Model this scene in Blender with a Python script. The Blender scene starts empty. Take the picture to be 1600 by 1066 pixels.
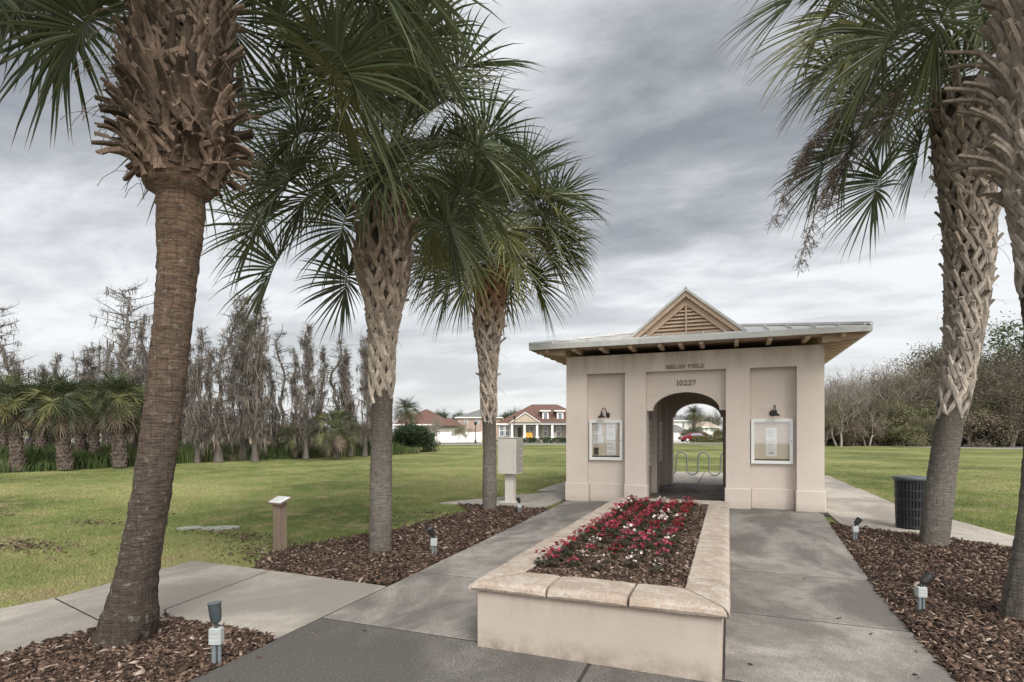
import bpy, math, random
import numpy as np
from math import sin, cos, pi, radians, sqrt, atan2
SC = bpy.context.scene
COL = SC.collection
R_ = math.radians
# ---------------------------------------------------------------- survey of the place (focal, eye height, heading)
F, CX, HY, H = 864.0, 800.0, 675.0, 1.6
YAW = R_(21.4)
FW = np.array([-sin(YAW), cos(YAW), 0]); RT = np.array([cos(YAW), sin(YAW), 0])
def W(u, t, z=0.0):
    p = FW*t + RT*((u-CX)/F*t); return np.array([p[0], p[1], z])
def G(u, v): return W(u, F*H/(v-HY), 0.0)
def TD(v): return F*H/(v-HY)
def Z(v, t): return H-(v-HY)*t/F
def PV(u, v, t): return W(u, t, Z(v, t))
def nrm(a):
    a = np.asarray(a, float); n = np.linalg.norm(a); return a/n if n > 1e-9 else a
# ---------------------------------------------------------------- mesh helpers
class MB:
    def __init__(s): s.v = []; s.f = []; s.m = []; s.n = 0; s.t = []
    def add(s, V, Fs, mat=0, t=None):
        V = np.asarray(V, float).reshape(-1, 3); o = s.n
        s.v.append(V); s.n += len(V)
        s.t.append(np.zeros(len(V)) if t is None else np.asarray(t, float))
        for f in Fs: s.f.append([i+o for i in f]); s.m.append(mat)
        return s
    def box(s, x0, x1, y0, y1, z0, z1, mat=0):
        V = [(x0,y0,z0),(x1,y0,z0),(x1,y1,z0),(x0,y1,z0),(x0,y0,z1),(x1,y0,z1),(x1,y1,z1),(x0,y1,z1)]
        return s.add(V, [(0,3,2,1),(4,5,6,7),(0,1,5,4),(1,2,6,5),(2,3,7,6),(3,0,4,7)], mat)
    def bbox(s, x0, x1, y0, y1, z0, z1, b=.008, mat=0):   # box with chamfered upright and top edges
        def ring(d, z): return [(x0+d,y0,z),(x1-d,y0,z),(x1,y0+d,z),(x1,y1-d,z),(x1-d,y1,z),(x0+d,y1,z),(x0,y1-d,z),(x0,y0+d,z)]
        def ring2(e, z): 
            return [(x0+b+e,y0+e,z),(x1-b-e,y0+e,z),(x1-e,y0+b+e,z),(x1-e,y1-b-e,z),(x1-b-e,y1-e,z),(x0+b+e,y1-e,z),(x0+e,y1-b-e,z),(x0+e,y0+b+e,z)]
        V = ring(b, z0)+ring(b, z1-b)+ring2(b*.9, z1)
        Fs = [tuple(range(7,-1,-1)), tuple(range(16,24))]
        for k in range(2):
            for i in range(8):
                j = (i+1) % 8; Fs.append((k*8+i, k*8+j, k*8+8+j, k*8+8+i))
        return s.add(V, Fs, mat)
    def tube(s, P, r, n=8, mat=0, cap=True, up=(0,0,1), flat=1.0, tt=None):
        P = np.asarray(P, float); k = len(P)
        r = np.full(k, r) if np.isscalar(r) else np.asarray(r, float)
        T = np.gradient(P, axis=0); V = []; A = None
        ang = np.arange(n)*2*pi/n
        for i in range(k):
            t = nrm(T[i])
            if A is None:
                A = np.cross(t, up)
                if np.linalg.norm(A) < .05: A = np.cross(t, (1,0.01,0))
            A = nrm(A-t*np.dot(A, t)); B = np.cross(t, A)
            V.append(P[i]+r[i]*(np.outer(np.cos(ang), A)+flat*np.outer(np.sin(ang), B)))
        Fs = []
        for i in range(k-1):
            for j in range(n):
                j2 = (j+1) % n
                Fs.append((i*n+j, i*n+j2, (i+1)*n+j2, (i+1)*n+j))
        if cap: Fs.append(tuple(range(n-1,-1,-1))); Fs.append(tuple(range((k-1)*n, k*n)))
        T2 = None if tt is None else np.repeat(tt, n)
        return s.add(np.vstack(V), Fs, mat, T2)
    def rod(s, a, b, r, n=6, mat=0, r2=None):
        return s.tube([a, b], [r, r if r2 is None else r2], n, mat)
    def lathe(s, prof, c=(0,0,0), n=24, mat=0, M=None):
        V = []; k = len(prof)
        for (r, z) in prof:
            for j in range(n): V.append((r*cos(2*pi*j/n), r*sin(2*pi*j/n), z))
        V = np.array(V)
        if M is not None: V = V @ np.asarray(M).T
        V = V+np.asarray(c)
        Fs = [(i*n+j, i*n+(j+1)%n, (i+1)*n+(j+1)%n, (i+1)*n+j) for i in range(k-1) for j in range(n)]
        if prof[0][0] > 1e-6: Fs.append(tuple(range(n-1,-1,-1)))
        if prof[-1][0] > 1e-6: Fs.append(tuple(range((k-1)*n, k*n)))
        return s.add(V, Fs, mat)
    def prism(s, poly, y0, y1, mat=0):     # polygon in x,z pushed along y
        n = len(poly)
        V = [(p[0], y0, p[1]) for p in poly]+[(p[0], y1, p[1]) for p in poly]
        Fs = [tuple(range(n)), tuple(range(2*n-1, n-1, -1))]+[((i+1)%n, i, n+i, n+(i+1)%n) for i in range(n)]
        return s.add(V, Fs, mat)
    def slab(s, poly, z0, z1, mat=0):      # polygon in x,y pushed along z
        n = len(poly)
        V = [(p[0], p[1], z0) for p in poly]+[(p[0], p[1], z1) for p in poly]
        Fs = [tuple(range(n-1,-1,-1)), tuple(range(n, 2*n))]+[(i, (i+1)%n, n+(i+1)%n, n+i) for i in range(n)]
        return s.add(V, Fs, mat)
    def strip(s, P, S, N, w, th, mat=0, tt=None):   # tapering crescent-section slat along P
        P = np.asarray(P, float); k = len(P); V = []
        for i in range(k):
            a, b = np.asarray(S[i] if np.ndim(S) > 1 else S), np.asarray(N[i] if np.ndim(N) > 1 else N)
            ww, h = w[i], th[i]
            V += [P[i]-a*ww/2, P[i]-a*ww*.28+b*h, P[i]+a*ww*.28+b*h, P[i]+a*ww/2, P[i]-b*h*.35]
        Fs = [(i*5+j, i*5+(j+1)%5, (i+1)*5+(j+1)%5, (i+1)*5+j) for i in range(k-1) for j in range(5)]
        Fs += [(4,3,2,1,0), tuple((k-1)*5+j for j in range(5))]
        return s.add(V, Fs, mat, None if tt is None else np.repeat(tt, 5))
    def build(s, name, mats, parent=None, smooth=False, off=None):
        if not isinstance(mats, (list, tuple)): mats = [mats]
        V = np.vstack(s.v) if s.v else np.zeros((0,3))
        if off is not None: V = V-np.asarray(off)
        me = bpy.data.meshes.new(name); me.from_pydata(V.tolist(), [], s.f)
        for m in mats: me.materials.append(m)
        if len(mats) > 1: me.polygons.foreach_set('material_index', s.m)
        a = me.attributes.new('along', 'FLOAT', 'POINT'); a.data.foreach_set('value', np.concatenate(s.t).astype(np.float32))
        if smooth: me.polygons.foreach_set('use_smooth', [True]*len(s.f))
        me.update()
        o = bpy.data.objects.new(name, me); COL.objects.link(o)
        if parent is not None: o.parent = parent
        return o
def tris(name, V, k, mat, smooth=False):   # V (n*k,3): n separate faces of k corners
    n = len(V)//k
    me = bpy.data.meshes.new(name); me.vertices.add(len(V)); me.vertices.foreach_set('co', V.astype(np.float32).ravel())
    me.loops.add(n*k); me.loops.foreach_set('vertex_index', np.arange(n*k, dtype=np.int32))
    me.polygons.add(n); me.polygons.foreach_set('loop_start', np.arange(0, n*k, k, dtype=np.int32))
    me.polygons.foreach_set('loop_total', np.full(n, k, dtype=np.int32))
    me.materials.append(mat); me.update(calc_edges=True)
    o = bpy.data.objects.new(name, me); COL.objects.link(o); return o
def tag(o, label=None, cat=None, group=None, kind=None):
    if label: o['label'] = label
    if cat: o['category'] = cat
    if group: o['group'] = group
    if kind: o['kind'] = kind
    return o
def empty(name, loc, rz=0, label=None, cat=None, group=None, sc=None):
    o = bpy.data.objects.new(name, None); COL.objects.link(o)
    o.location = [float(x) for x in loc]; o.rotation_euler = (0, 0, rz); o.empty_display_size = .2
    if sc: o.scale = sc if isinstance(sc, (tuple, list)) else (sc, sc, sc)
    return tag(o, label, cat, group)
def dup(root, loc, rz=0, sc=1, label=None, cat=None, group=None):
    r = root.copy(); COL.objects.link(r); r.location = [float(x) for x in loc]; r.rotation_euler = (0,0,rz)
    r.scale = sc if isinstance(sc, (tuple, list)) else (sc, sc, sc)
    tag(r, label, cat, group)
    for ch in PARTS.get(root.name, []):
        c = ch.copy(); COL.objects.link(c); c.parent = r
        for g in SUBS.get(ch.name, []):
            d = g.copy(); COL.objects.link(d); d.parent = c
    return r
PARTS = {}; SUBS = {}
def reg(root, parts, subs=None):
    PARTS[root.name] = parts
    for p, q in (subs or {}).items(): SUBS[p] = q
    return root
def place(root, loc, rz=0, sc=1, label=None, cat=None, group=None):   # first call moves the original, later calls copy it
    if root.get('used'): 
        r = dup(root, loc, rz, sc, label, cat, group)
    else:
        r = root; root['used'] = 1
        r.location = [float(x) for x in loc]; r.rotation_euler = (0,0,rz); r.scale = sc if isinstance(sc, (tuple, list)) else (sc, sc, sc)
        tag(r, label, cat, group)
    return r
# ---------------------------------------------------------------- materials
def newmat(name):
    m = bpy.data.materials.new(name); m.use_nodes = True; nt = m.node_tree; nt.nodes.clear()
    out = nt.nodes.new('ShaderNodeOutputMaterial'); bs = nt.nodes.new('ShaderNodeBsdfPrincipled')
    nt.links.new(bs.outputs[0], out.inputs[0]); return m, nt, bs, out
def c4(c): return (c[0], c[1], c[2], 1)
def noise(nt, vec, scale, detail=4, rough=.55, dist=0):
    n = nt.nodes.new('ShaderNodeTexNoise'); n.inputs['Scale'].default_value = scale
    n.inputs['Detail'].default_value = detail; n.inputs['Roughness'].default_value = rough; n.inputs['Distortion'].default_value = dist
    if vec is not None: nt.links.new(vec, n.inputs['Vector'])
    return n.outputs['Fac']
def ramp(nt, fac, pts):
    r = nt.nodes.new('ShaderNodeValToRGB'); e = r.color_ramp.elements
    while len(e) < len(pts): e.new(.5)
    for i, (p, c) in enumerate(pts): e[i].position = p; e[i].color = c4(c) if hasattr(c, '__len__') else (c, c, c, 1)
    nt.links.new(fac, r.inputs[0]); return r.outputs[0]
def mixc(nt, fac, a, b, mode='MIX'):
    m = nt.nodes.new('ShaderNodeMix'); m.data_type = 'RGBA'; m.blend_type = mode
    for sock, val in ((m.inputs[0], fac), (m.inputs[6], a), (m.inputs[7], b)):
        if isinstance(val, (int, float)): sock.default_value = val
        elif isinstance(val, tuple): sock.default_value = c4(val)
        else: nt.links.new(val, sock)
    return m.outputs[2]
def coords(nt, stretch=(1,1,1), kind='Object'):
    tc = nt.nodes.new('ShaderNodeTexCoord'); mp = nt.nodes.new('ShaderNodeMapping')
    mp.inputs['Scale'].default_value = stretch; nt.links.new(tc.outputs[kind], mp.inputs[0]); return mp.outputs[0]
def bump(nt, bs, h, strength=.3, dist=.01):
    b = nt.nodes.new('ShaderNodeBump'); b.inputs['Strength'].default_value = strength; b.inputs['Distance'].default_value = dist
    nt.links.new(h, b.inputs['Height']); nt.links.new(b.outputs[0], bs.inputs['Normal'])
def pm(name, c1, c2=None, scale=4, rough=.8, bmp=0, bscale=40, isl=0, stretch=(1,1,1), metal=0, dist=.01, c3=None, s3=20, f3=.5, spec=.4, trans=0, lo=.35, hi=.65, bstretch=None):
    m, nt, bs, out = newmat(name)
    bs.inputs['Roughness'].default_value = rough; bs.inputs['Metallic'].default_value = metal
    bs.inputs['Specular IOR Level'].default_value = spec
    v = coords(nt, stretch); col = None
    if c2 is None: c2 = tuple(x*.85 for x in c1)
    col = ramp(nt, noise(nt, v, scale), [(lo, c1), (hi, c2)])
    if c3 is not None:
        col = mixc(nt, ramp(nt, noise(nt, v, s3, 3), [(f3, 0), (f3+.12, 1)]), col, c3)
    if isl:
        g = nt.nodes.new('ShaderNodeNewGeometry')
        col = mixc(nt, 1.0, col, ramp(nt, g.outputs['Random Per Island'], [(0, 1-isl), (1, 1+isl)]), 'MULTIPLY')
    nt.links.new(col, bs.inputs['Base Color'])
    if bmp:
        vb = coords(nt, bstretch) if bstretch else v
        bump(nt, bs, noise(nt, vb, bscale, 5), bmp, dist)
    if trans:
        tr = nt.nodes.new('ShaderNodeBsdfTranslucent'); nt.links.new(col, tr.inputs[0])
        ms = nt.nodes.new('ShaderNodeMixShader'); ms.inputs[0].default_value = trans
        nt.links.new(bs.outputs[0], ms.inputs[1]); nt.links.new(tr.outputs[0], ms.inputs[2]); nt.links.new(ms.outputs[0], out.inputs[0])
    return m
def leafmat(name, c1, c2, tip, trans=.2, rough=.45, isl=.35, tpos=.82):
    m, nt, bs, out = newmat(name); bs.inputs['Roughness'].default_value = rough; bs.inputs['Specular IOR Level'].default_value = .5
    g = nt.nodes.new('ShaderNodeNewGeometry'); at = nt.nodes.new('ShaderNodeAttribute'); at.attribute_name = 'along'
    col = ramp(nt, g.outputs['Random Per Island'], [(0, c1), (.8, c2), (1, tuple(x*1.5 for x in c2))])
    v = coords(nt); col = mixc(nt, ramp(nt, noise(nt, v, 2.2, 2), [(.35, 0), (.7, .6)]), col, tuple(a*1.25 for a in c2))
    col = mixc(nt, ramp(nt, at.outputs['Fac'], [(tpos, 0), (1, .8)]), col, tip)
    nt.links.new(col, bs.inputs['Base Color'])
    tr = nt.nodes.new('ShaderNodeBsdfTranslucent'); nt.links.new(col, tr.inputs[0])
    ms = nt.nodes.new('ShaderNodeMixShader'); ms.inputs[0].default_value = trans
    nt.links.new(bs.outputs[0], ms.inputs[1]); nt.links.new(tr.outputs[0], ms.inputs[2]); nt.links.new(ms.outputs[0], out.inputs[0])
    return m
M = {}
M['stucco'] = pm('stucco', (.60,.505,.44), (.54,.452,.392), .9, .9, .25, 90, dist=.004, c3=(.50,.42,.365), s3=2.3, f3=.6)
def stucco_building():
    m, nt, bs, out = newmat('stucco_walls'); bs.inputs['Roughness'].default_value = .9; bs.inputs['Specular IOR Level'].default_value = .25
    v = coords(nt); col = ramp(nt, noise(nt, v, .8, 4), [(.3,(.62,.545,.485)),(.7,(.565,.495,.44))])
    sx = nt.nodes.new('ShaderNodeSeparateXYZ'); nt.links.new(v, sx.inputs[0])
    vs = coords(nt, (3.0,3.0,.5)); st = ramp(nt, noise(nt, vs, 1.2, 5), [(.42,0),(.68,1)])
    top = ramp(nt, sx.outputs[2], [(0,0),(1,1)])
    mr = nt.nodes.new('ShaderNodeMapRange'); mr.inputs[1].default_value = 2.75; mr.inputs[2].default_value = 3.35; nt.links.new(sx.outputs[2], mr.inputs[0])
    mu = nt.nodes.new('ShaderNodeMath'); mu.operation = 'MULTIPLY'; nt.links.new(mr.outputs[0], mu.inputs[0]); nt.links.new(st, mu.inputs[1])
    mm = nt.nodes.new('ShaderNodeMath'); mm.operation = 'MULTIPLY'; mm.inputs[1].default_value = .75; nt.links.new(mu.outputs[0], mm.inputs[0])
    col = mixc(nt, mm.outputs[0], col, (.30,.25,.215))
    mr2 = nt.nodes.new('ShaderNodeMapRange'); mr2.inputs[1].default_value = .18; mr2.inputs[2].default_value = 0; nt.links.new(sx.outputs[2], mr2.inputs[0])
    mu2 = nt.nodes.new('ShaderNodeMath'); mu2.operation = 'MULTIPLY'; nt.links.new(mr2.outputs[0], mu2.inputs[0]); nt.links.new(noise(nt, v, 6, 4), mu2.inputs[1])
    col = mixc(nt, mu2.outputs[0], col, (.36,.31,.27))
    col = mixc(nt, ramp(nt, noise(nt, v, 4.5, 6, .7), [(.56,0),(.70,.30)]), col, (.42,.36,.315))
    nt.links.new(col, bs.inputs['Base Color']); bump(nt, bs, noise(nt, v, 45, 6, .65), .5, .006); return m
M['wall'] = stucco_building()
def plstucco():
    m, nt, bs, out = newmat('planter_stucco'); bs.inputs['Roughness'].default_value = .9; bs.inputs['Specular IOR Level'].default_value = .2
    v = coords(nt); sx = nt.nodes.new('ShaderNodeSeparateXYZ'); nt.links.new(v, sx.inputs[0])
    col = ramp(nt, noise(nt, v, 1.3, 5, .6), [(.3,(.405,.35,.305)),(.7,(.355,.305,.262))])
    mr = nt.nodes.new('ShaderNodeMapRange'); mr.inputs[1].default_value = .16; mr.inputs[2].default_value = 0; nt.links.new(sx.outputs[2], mr.inputs[0])
    mu = nt.nodes.new('ShaderNodeMath'); mu.operation = 'MULTIPLY'; nt.links.new(mr.outputs[0], mu.inputs[0]); nt.links.new(ramp(nt, noise(nt, v, 7, 5, .7), [(.35,0),(.65,1)]), mu.inputs[1])
    col = mixc(nt, mu.outputs[0], col, (.20,.165,.135))
    vs = coords(nt, (5,5,.5)); mr2 = nt.nodes.new('ShaderNodeMapRange'); mr2.inputs[1].default_value = .18; mr2.inputs[2].default_value = .42; nt.links.new(sx.outputs[2], mr2.inputs[0])
    mu2 = nt.nodes.new('ShaderNodeMath'); mu2.operation = 'MULTIPLY'; nt.links.new(mr2.outputs[0], mu2.inputs[0]); nt.links.new(ramp(nt, noise(nt, vs, 2.2, 5, .6), [(.48,0),(.68,.5)]), mu2.inputs[1])
    col = mixc(nt, mu2.outputs[0], col, (.29,.24,.195))
    col = mixc(nt, ramp(nt, noise(nt, v, 9, 6, .7), [(.60,0),(.70,.35)]), col, (.30,.25,.21))
    nt.links.new(col, bs.inputs['Base Color']); bump(nt, bs, noise(nt, v, 60, 6, .6), .45, .005); return m
M['stucco_pl'] = plstucco()
def copingmat():
    m, nt, bs, out = newmat('coping_stone'); bs.inputs['Roughness'].default_value = .95; bs.inputs['Specular IOR Level'].default_value = .15
    v = coords(nt); g = nt.nodes.new('ShaderNodeNewGeometry')
    col = ramp(nt, noise(nt, v, 2.4, 6, .6), [(.3,(.36,.29,.235)),(.7,(.29,.235,.19))])
    col = mixc(nt, ramp(nt, noise(nt, v, 6, 7, .8, .5), [(.47,0),(.58,.8)]), col, (.43,.39,.345))
    col = mixc(nt, ramp(nt, noise(nt, v, 40, 4, .8), [(.50,0),(.66,.55)]), col, (.17,.135,.105))
    col = mixc(nt, ramp(nt, noise(nt, v, 75, 3, .7), [(.57,0),(.66,.6)]), col, (.50,.47,.42))
    col = mixc(nt, ramp(nt, noise(nt, v, 1.7, 5, .7), [(.56,0),(.72,.6)]), col, (.25,.19,.14))
    sx = nt.nodes.new('ShaderNodeSeparateXYZ'); nt.links.new(g.outputs['Normal'], sx.inputs[0])
    col = mixc(nt, 1.0, col, ramp(nt, g.outputs['Random Per Island'], [(0,.9),(1,1.1)]), 'MULTIPLY')
    nt.links.new(col, bs.inputs['Base Color']); bump(nt, bs, noise(nt, v, 40, 6, .65), .6, .008); return m
M['coping'] = copingmat()
M['wood'] = pm('painted_wood', (.50,.375,.28), (.43,.32,.235), 3, .7, .15, 60, isl=.06)
M['soffit'] = pm('soffit_boards', (.45,.34,.265), (.38,.285,.22), 3, .8, .1, 40)
M['metal_roof'] = pm('galvanised_roof', (.52,.52,.50), (.43,.435,.42), 1.6, .55, .06, 12, metal=.05, c3=(.36,.36,.35), s3=3.3, f3=.58)
M['alu'] = pm('white_aluminium', (.74,.75,.74), (.68,.69,.68), 3, .4, metal=.1)
M['board'] = pm('tan_board', (.55,.47,.40), (.5,.43,.36), 4, .8)
M['paper'] = pm('paper', (.72,.73,.73), (.66,.67,.67), 9, .8)
M['ink'] = pm('ink', (.30,.31,.32), (.42,.42,.43), 30, .8)
M['darkprint'] = pm('dark_print', (.03,.027,.02), (.07,.06,.04), 20, .6)
M['black'] = pm('black_metal', (.018,.018,.018), (.028,.027,.026), 12, .45, .1, 60)
M['letter'] = pm('bronze_letters', (.10,.08,.065), (.14,.11,.09), 20, .55)
M['grey_pvc'] = pm('grey_junction_box', (.36,.38,.375), (.28,.30,.30), 8, .55)
M['conduit'] = pm('grey_conduit', (.15,.175,.185), (.11,.13,.14), 8, .6)
M['lamp_grey'] = pm('dark_lamp_body', (.055,.068,.072), (.035,.045,.05), 14, .5)
M['galv'] = pm('galvanised_tube', (.30,.33,.30), (.24,.27,.25), 8, .45, metal=.5)
M['mailbox'] = pm('mailbox_paint', (.50,.475,.43), (.46,.44,.40), 3, .5)
M['mailbox_d'] = pm('mailbox_doors', (.34,.32,.29), (.30,.28,.26), 3, .5)
M['post'] = pm('brown_post', (.21,.155,.115), (.155,.112,.085), 3, .8, .3, 40, stretch=(1,1,.2))
M['trash'] = pm('black_trash_metal', (.012,.014,.016), (.02,.022,.025), 6, .4)
M['trash_lid'] = pm('grey_trash_lid', (.09,.10,.11), (.06,.07,.08), 6, .45)
def glassmat():
    m, nt, bs, out = newmat('glass'); bs.inputs['Base Color'].default_value = (.9,.9,.9,1)
    bs.inputs['Roughness'].default_value = .02; bs.inputs['Transmission Weight'].default_value = 1; bs.inputs['IOR'].default_value = 1.25
    tr = nt.nodes.new('ShaderNodeBsdfTransparent'); ms = nt.nodes.new('ShaderNodeMixShader'); ms.inputs[0].default_value = .15
    gl = nt.nodes.new('ShaderNodeBsdfGlossy'); gl.inputs['Roughness'].default_value = .03
    ms.inputs[0].default_value = .10
    nt.links.new(tr.outputs[0], ms.inputs[1]); nt.links.new(gl.outputs[0], ms.inputs[2]); nt.links.new(ms.outputs[0], out.inputs[0]); return m
M['glass'] = glassmat()
def concrete(name, a, b, stain, dark, speck=.5, sc=1.0, smix=.9):
    m, nt, bs, out = newmat(name); bs.inputs['Roughness'].default_value = .85; bs.inputs['Specular IOR Level'].default_value = .35
    v = coords(nt)
    col = ramp(nt, noise(nt, v, .9*sc, 5, .6), [(.32, a), (.68, b)])
    vs = coords(nt, (1.0,.55,1))
    col = mixc(nt, ramp(nt, noise(nt, vs, .75*sc, 6, .62, .6), [(.42, 0), (.56, smix)]), col, stain)
    col = mixc(nt, ramp(nt, noise(nt, v, 5.5, 6, .7), [(.46, 0), (.70, .65)]), col, dark)
    col = mixc(nt, ramp(nt, noise(nt, v, 70, 2), [(.46, 0), (.60, speck)]), col, tuple(x*.30 for x in a))
    col = mixc(nt, ramp(nt, noise(nt, v, 85, 2), [(.60, 0), (.72, speck*.5)]), col, tuple(min(1, x*1.7) for x in a))
    g = nt.nodes.new('ShaderNodeNewGeometry')
    col = mixc(nt, 1.0, col, ramp(nt, g.outputs['Random Per Island'], [(0, .86), (1, 1.12)]), 'MULTIPLY')
    nt.links.new(col, bs.inputs['Base Color']); bump(nt, bs, noise(nt, v, 110, 4), .4, .004); return m
M['con_mid'] = concrete('concrete_path', (.325,.30,.27), (.25,.232,.21), (.075,.067,.06), (.12,.108,.097), .55, 1.3, .72)
M['con_dark'] = concrete('concrete_dark', (.21,.195,.178), (.15,.138,.128), (.065,.058,.053), (.065,.06,.055), .95, .8)
M['con_light'] = concrete('concrete_pale', (.42,.385,.335), (.34,.31,.27), (.17,.153,.133), (.22,.20,.175), .35, .9, .7)
M['joint'] = pm('joint_dirt', (.05,.044,.038), (.03,.027,.024), 20, .95)
def lawnmat():
    m, nt, bs, out = newmat('lawn'); bs.inputs['Roughness'].default_value = .95; bs.inputs['Specular IOR Level'].default_value = .1
    v = coords(nt)
    col = ramp(nt, noise(nt, v, .16, 6, .6), [(.40,(.088,.108,.034)), (.50,(.155,.178,.060)), (.60,(.245,.245,.10))])
    vs = coords(nt, (.25,1,1))
    col = mixc(nt, ramp(nt, noise(nt, vs, .5, 6, .65), [(.46,0),(.72,.65)]), col, (.125,.150,.042))
    col = mixc(nt, ramp(nt, noise(nt, v, 1.3, 6, .7), [(.50,0),(.66,.75)]), col, (.27,.215,.125))
    col = mixc(nt, ramp(nt, noise(nt, v, 24, 4, .8), [(.42,0),(.66,.5)]), col, (.08,.095,.03))
    nt.links.new(col, bs.inputs['Base Color']); bump(nt, bs, noise(nt, v, 60, 5), .8, .02); return m
M['lawn'] = lawnmat()
def blademat():
    m, nt, bs, out = newmat('grass_blades'); bs.inputs['Roughness'].default_value = .7; bs.inputs['Specular IOR Level'].default_value = .2
    v = coords(nt); g = nt.nodes.new('ShaderNodeNewGeometry')
    col = ramp(nt, noise(nt, v, .16, 6, .6), [(.40,(.100,.130,.040)), (.50,(.175,.208,.068)), (.60,(.285,.29,.12))])
    col = mixc(nt, ramp(nt, noise(nt, v, 1.3, 6, .7), [(.50,0),(.66,.8)]), col, (.32,.25,.15))
    col = mixc(nt, 1.0, col, ramp(nt, g.outputs['Random Per Island'], [(0,.45),(.85,1.15),(1,1.5)]), 'MULTIPLY')
    nt.links.new(col, bs.inputs['Base Color']); return m
M['blade'] = blademat()
M['mulch'] = pm('mulch_soil', (.050,.030,.021), (.085,.052,.035), 14, .95, 1.0, 45, dist=.03)
def chipmat():
    m, nt, bs, out = newmat('mulch_chips'); bs.inputs['Roughness'].default_value = .85; bs.inputs['Specular IOR Level'].default_value = .25
    g = nt.nodes.new('ShaderNodeNewGeometry')
    col = ramp(nt, g.outputs['Random Per Island'], [(0,(.018,.012,.009)),(.4,(.052,.032,.023)),(.75,(.108,.067,.047)),(.93,(.20,.14,.105)),(1,(.36,.29,.24))])
    nt.links.new(col, bs.inputs['Base Color']); return m
M['chip'] = chipmat()
# palm materials
M['frond'] = leafmat('palm_leaf', (.036,.050,.024), (.105,.125,.062), (.28,.24,.15), .28, .36)
M['frond_y'] = leafmat('palm_leaf_yellowing', (.07,.085,.03), (.16,.16,.06), (.30,.21,.10), .25, .5)
M['frond_dead'] = leafmat('palm_leaf_dead', (.10,.07,.05), (.20,.15,.11), (.22,.17,.12), .1, .8)
M['petiole'] = pm('palm_petiole', (.10,.105,.045), (.075,.085,.035), 4, .55, isl=.2)
def bootmat(name, low, high, z0, z1, isl=.4):
    m, nt, bs, out = newmat(name); bs.inputs['Roughness'].default_value = .9; bs.inputs['Specular IOR Level'].default_value = .2
    v = coords(nt); sx = nt.nodes.new('ShaderNodeSeparateXYZ'); nt.links.new(v, sx.inputs[0])
    mr = nt.nodes.new('ShaderNodeMapRange'); mr.inputs[1].default_value = z0; mr.inputs[2].default_value = z1; nt.links.new(sx.outputs[2], mr.inputs[0])
    col = mixc(nt, mr.outputs[0], low, high)
    vs = coords(nt, (1,1,.25)); col = mixc(nt, ramp(nt, noise(nt, vs, 38, 5, .7), [(.4,0),(.65,.7)]), col, tuple(x*.35 for x in low))
    col = mixc(nt, ramp(nt, noise(nt, v, 9, 4), [(.5,0),(.7,.5)]), col, tuple(min(1,x*1.5) for x in low))
    g = nt.nodes.new('ShaderNodeNewGeometry')
    col = mixc(nt, 1.0, col, ramp(nt, g.outputs['Random Per Island'], [(0,1-isl),(1,1+isl)]), 'MULTIPLY')
    nt.links.new(col, bs.inputs['Base Color']); bump(nt, bs, noise(nt, vs, 60, 5, .7), .8, .012); return m
def trunkmat(name, low, mid, high, z0, z1, z2):
    m, nt, bs, out = newmat(name); bs.inputs['Roughness'].default_value = .95; bs.inputs['Specular IOR Level'].default_value = .15
    v = coords(nt); sx = nt.nodes.new('ShaderNodeSeparateXYZ'); nt.links.new(v, sx.inputs[0])
    nz = noise(nt, v, 3, 3); ad = nt.nodes.new('ShaderNodeMath'); ad.operation = 'MULTIPLY_ADD'; ad.inputs[1].default_value = .5
    nt.links.new(nz, ad.inputs[0]); nt.links.new(sx.outputs[2], ad.inputs[2])
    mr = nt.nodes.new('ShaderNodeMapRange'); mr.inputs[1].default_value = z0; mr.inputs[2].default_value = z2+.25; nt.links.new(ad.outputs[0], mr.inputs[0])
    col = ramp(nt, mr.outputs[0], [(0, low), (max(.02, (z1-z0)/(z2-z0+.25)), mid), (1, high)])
    vh = coords(nt, (1.2,1.2,9)); rings = noise(nt, vh, 7, 5, .7, .3)
    col = mixc(nt, ramp(nt, rings, [(.46,0),(.60,.7)]), col, tuple(x*.42 for x in mid))
    vv = coords(nt, (9,9,1)); cr = noise(nt, vv, 5, 5, .7, .2)
    col = mixc(nt, ramp(nt, cr, [(.52,0),(.66,.65)]), col, tuple(x*.35 for x in mid))
    col = mixc(nt, ramp(nt, noise(nt, v, 17, 4, .7), [(.58,0),(.68,.6)]), col, (.30,.295,.25))
    nt.links.new(col, bs.inputs['Base Color'])
    mu = nt.nodes.new('ShaderNodeMath'); mu.operation = 'SUBTRACT'; mu.inputs[0].default_value = 1.6
    a2 = nt.nodes.new('ShaderNodeMath'); a2.operation = 'ADD'; nt.links.new(rings, a2.inputs[0]); nt.links.new(cr, a2.inputs[1]); nt.links.new(a2.outputs[0], mu.inputs[1])
    bump(nt, bs, mu.outputs[0], 1.0, .03); return m
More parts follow.
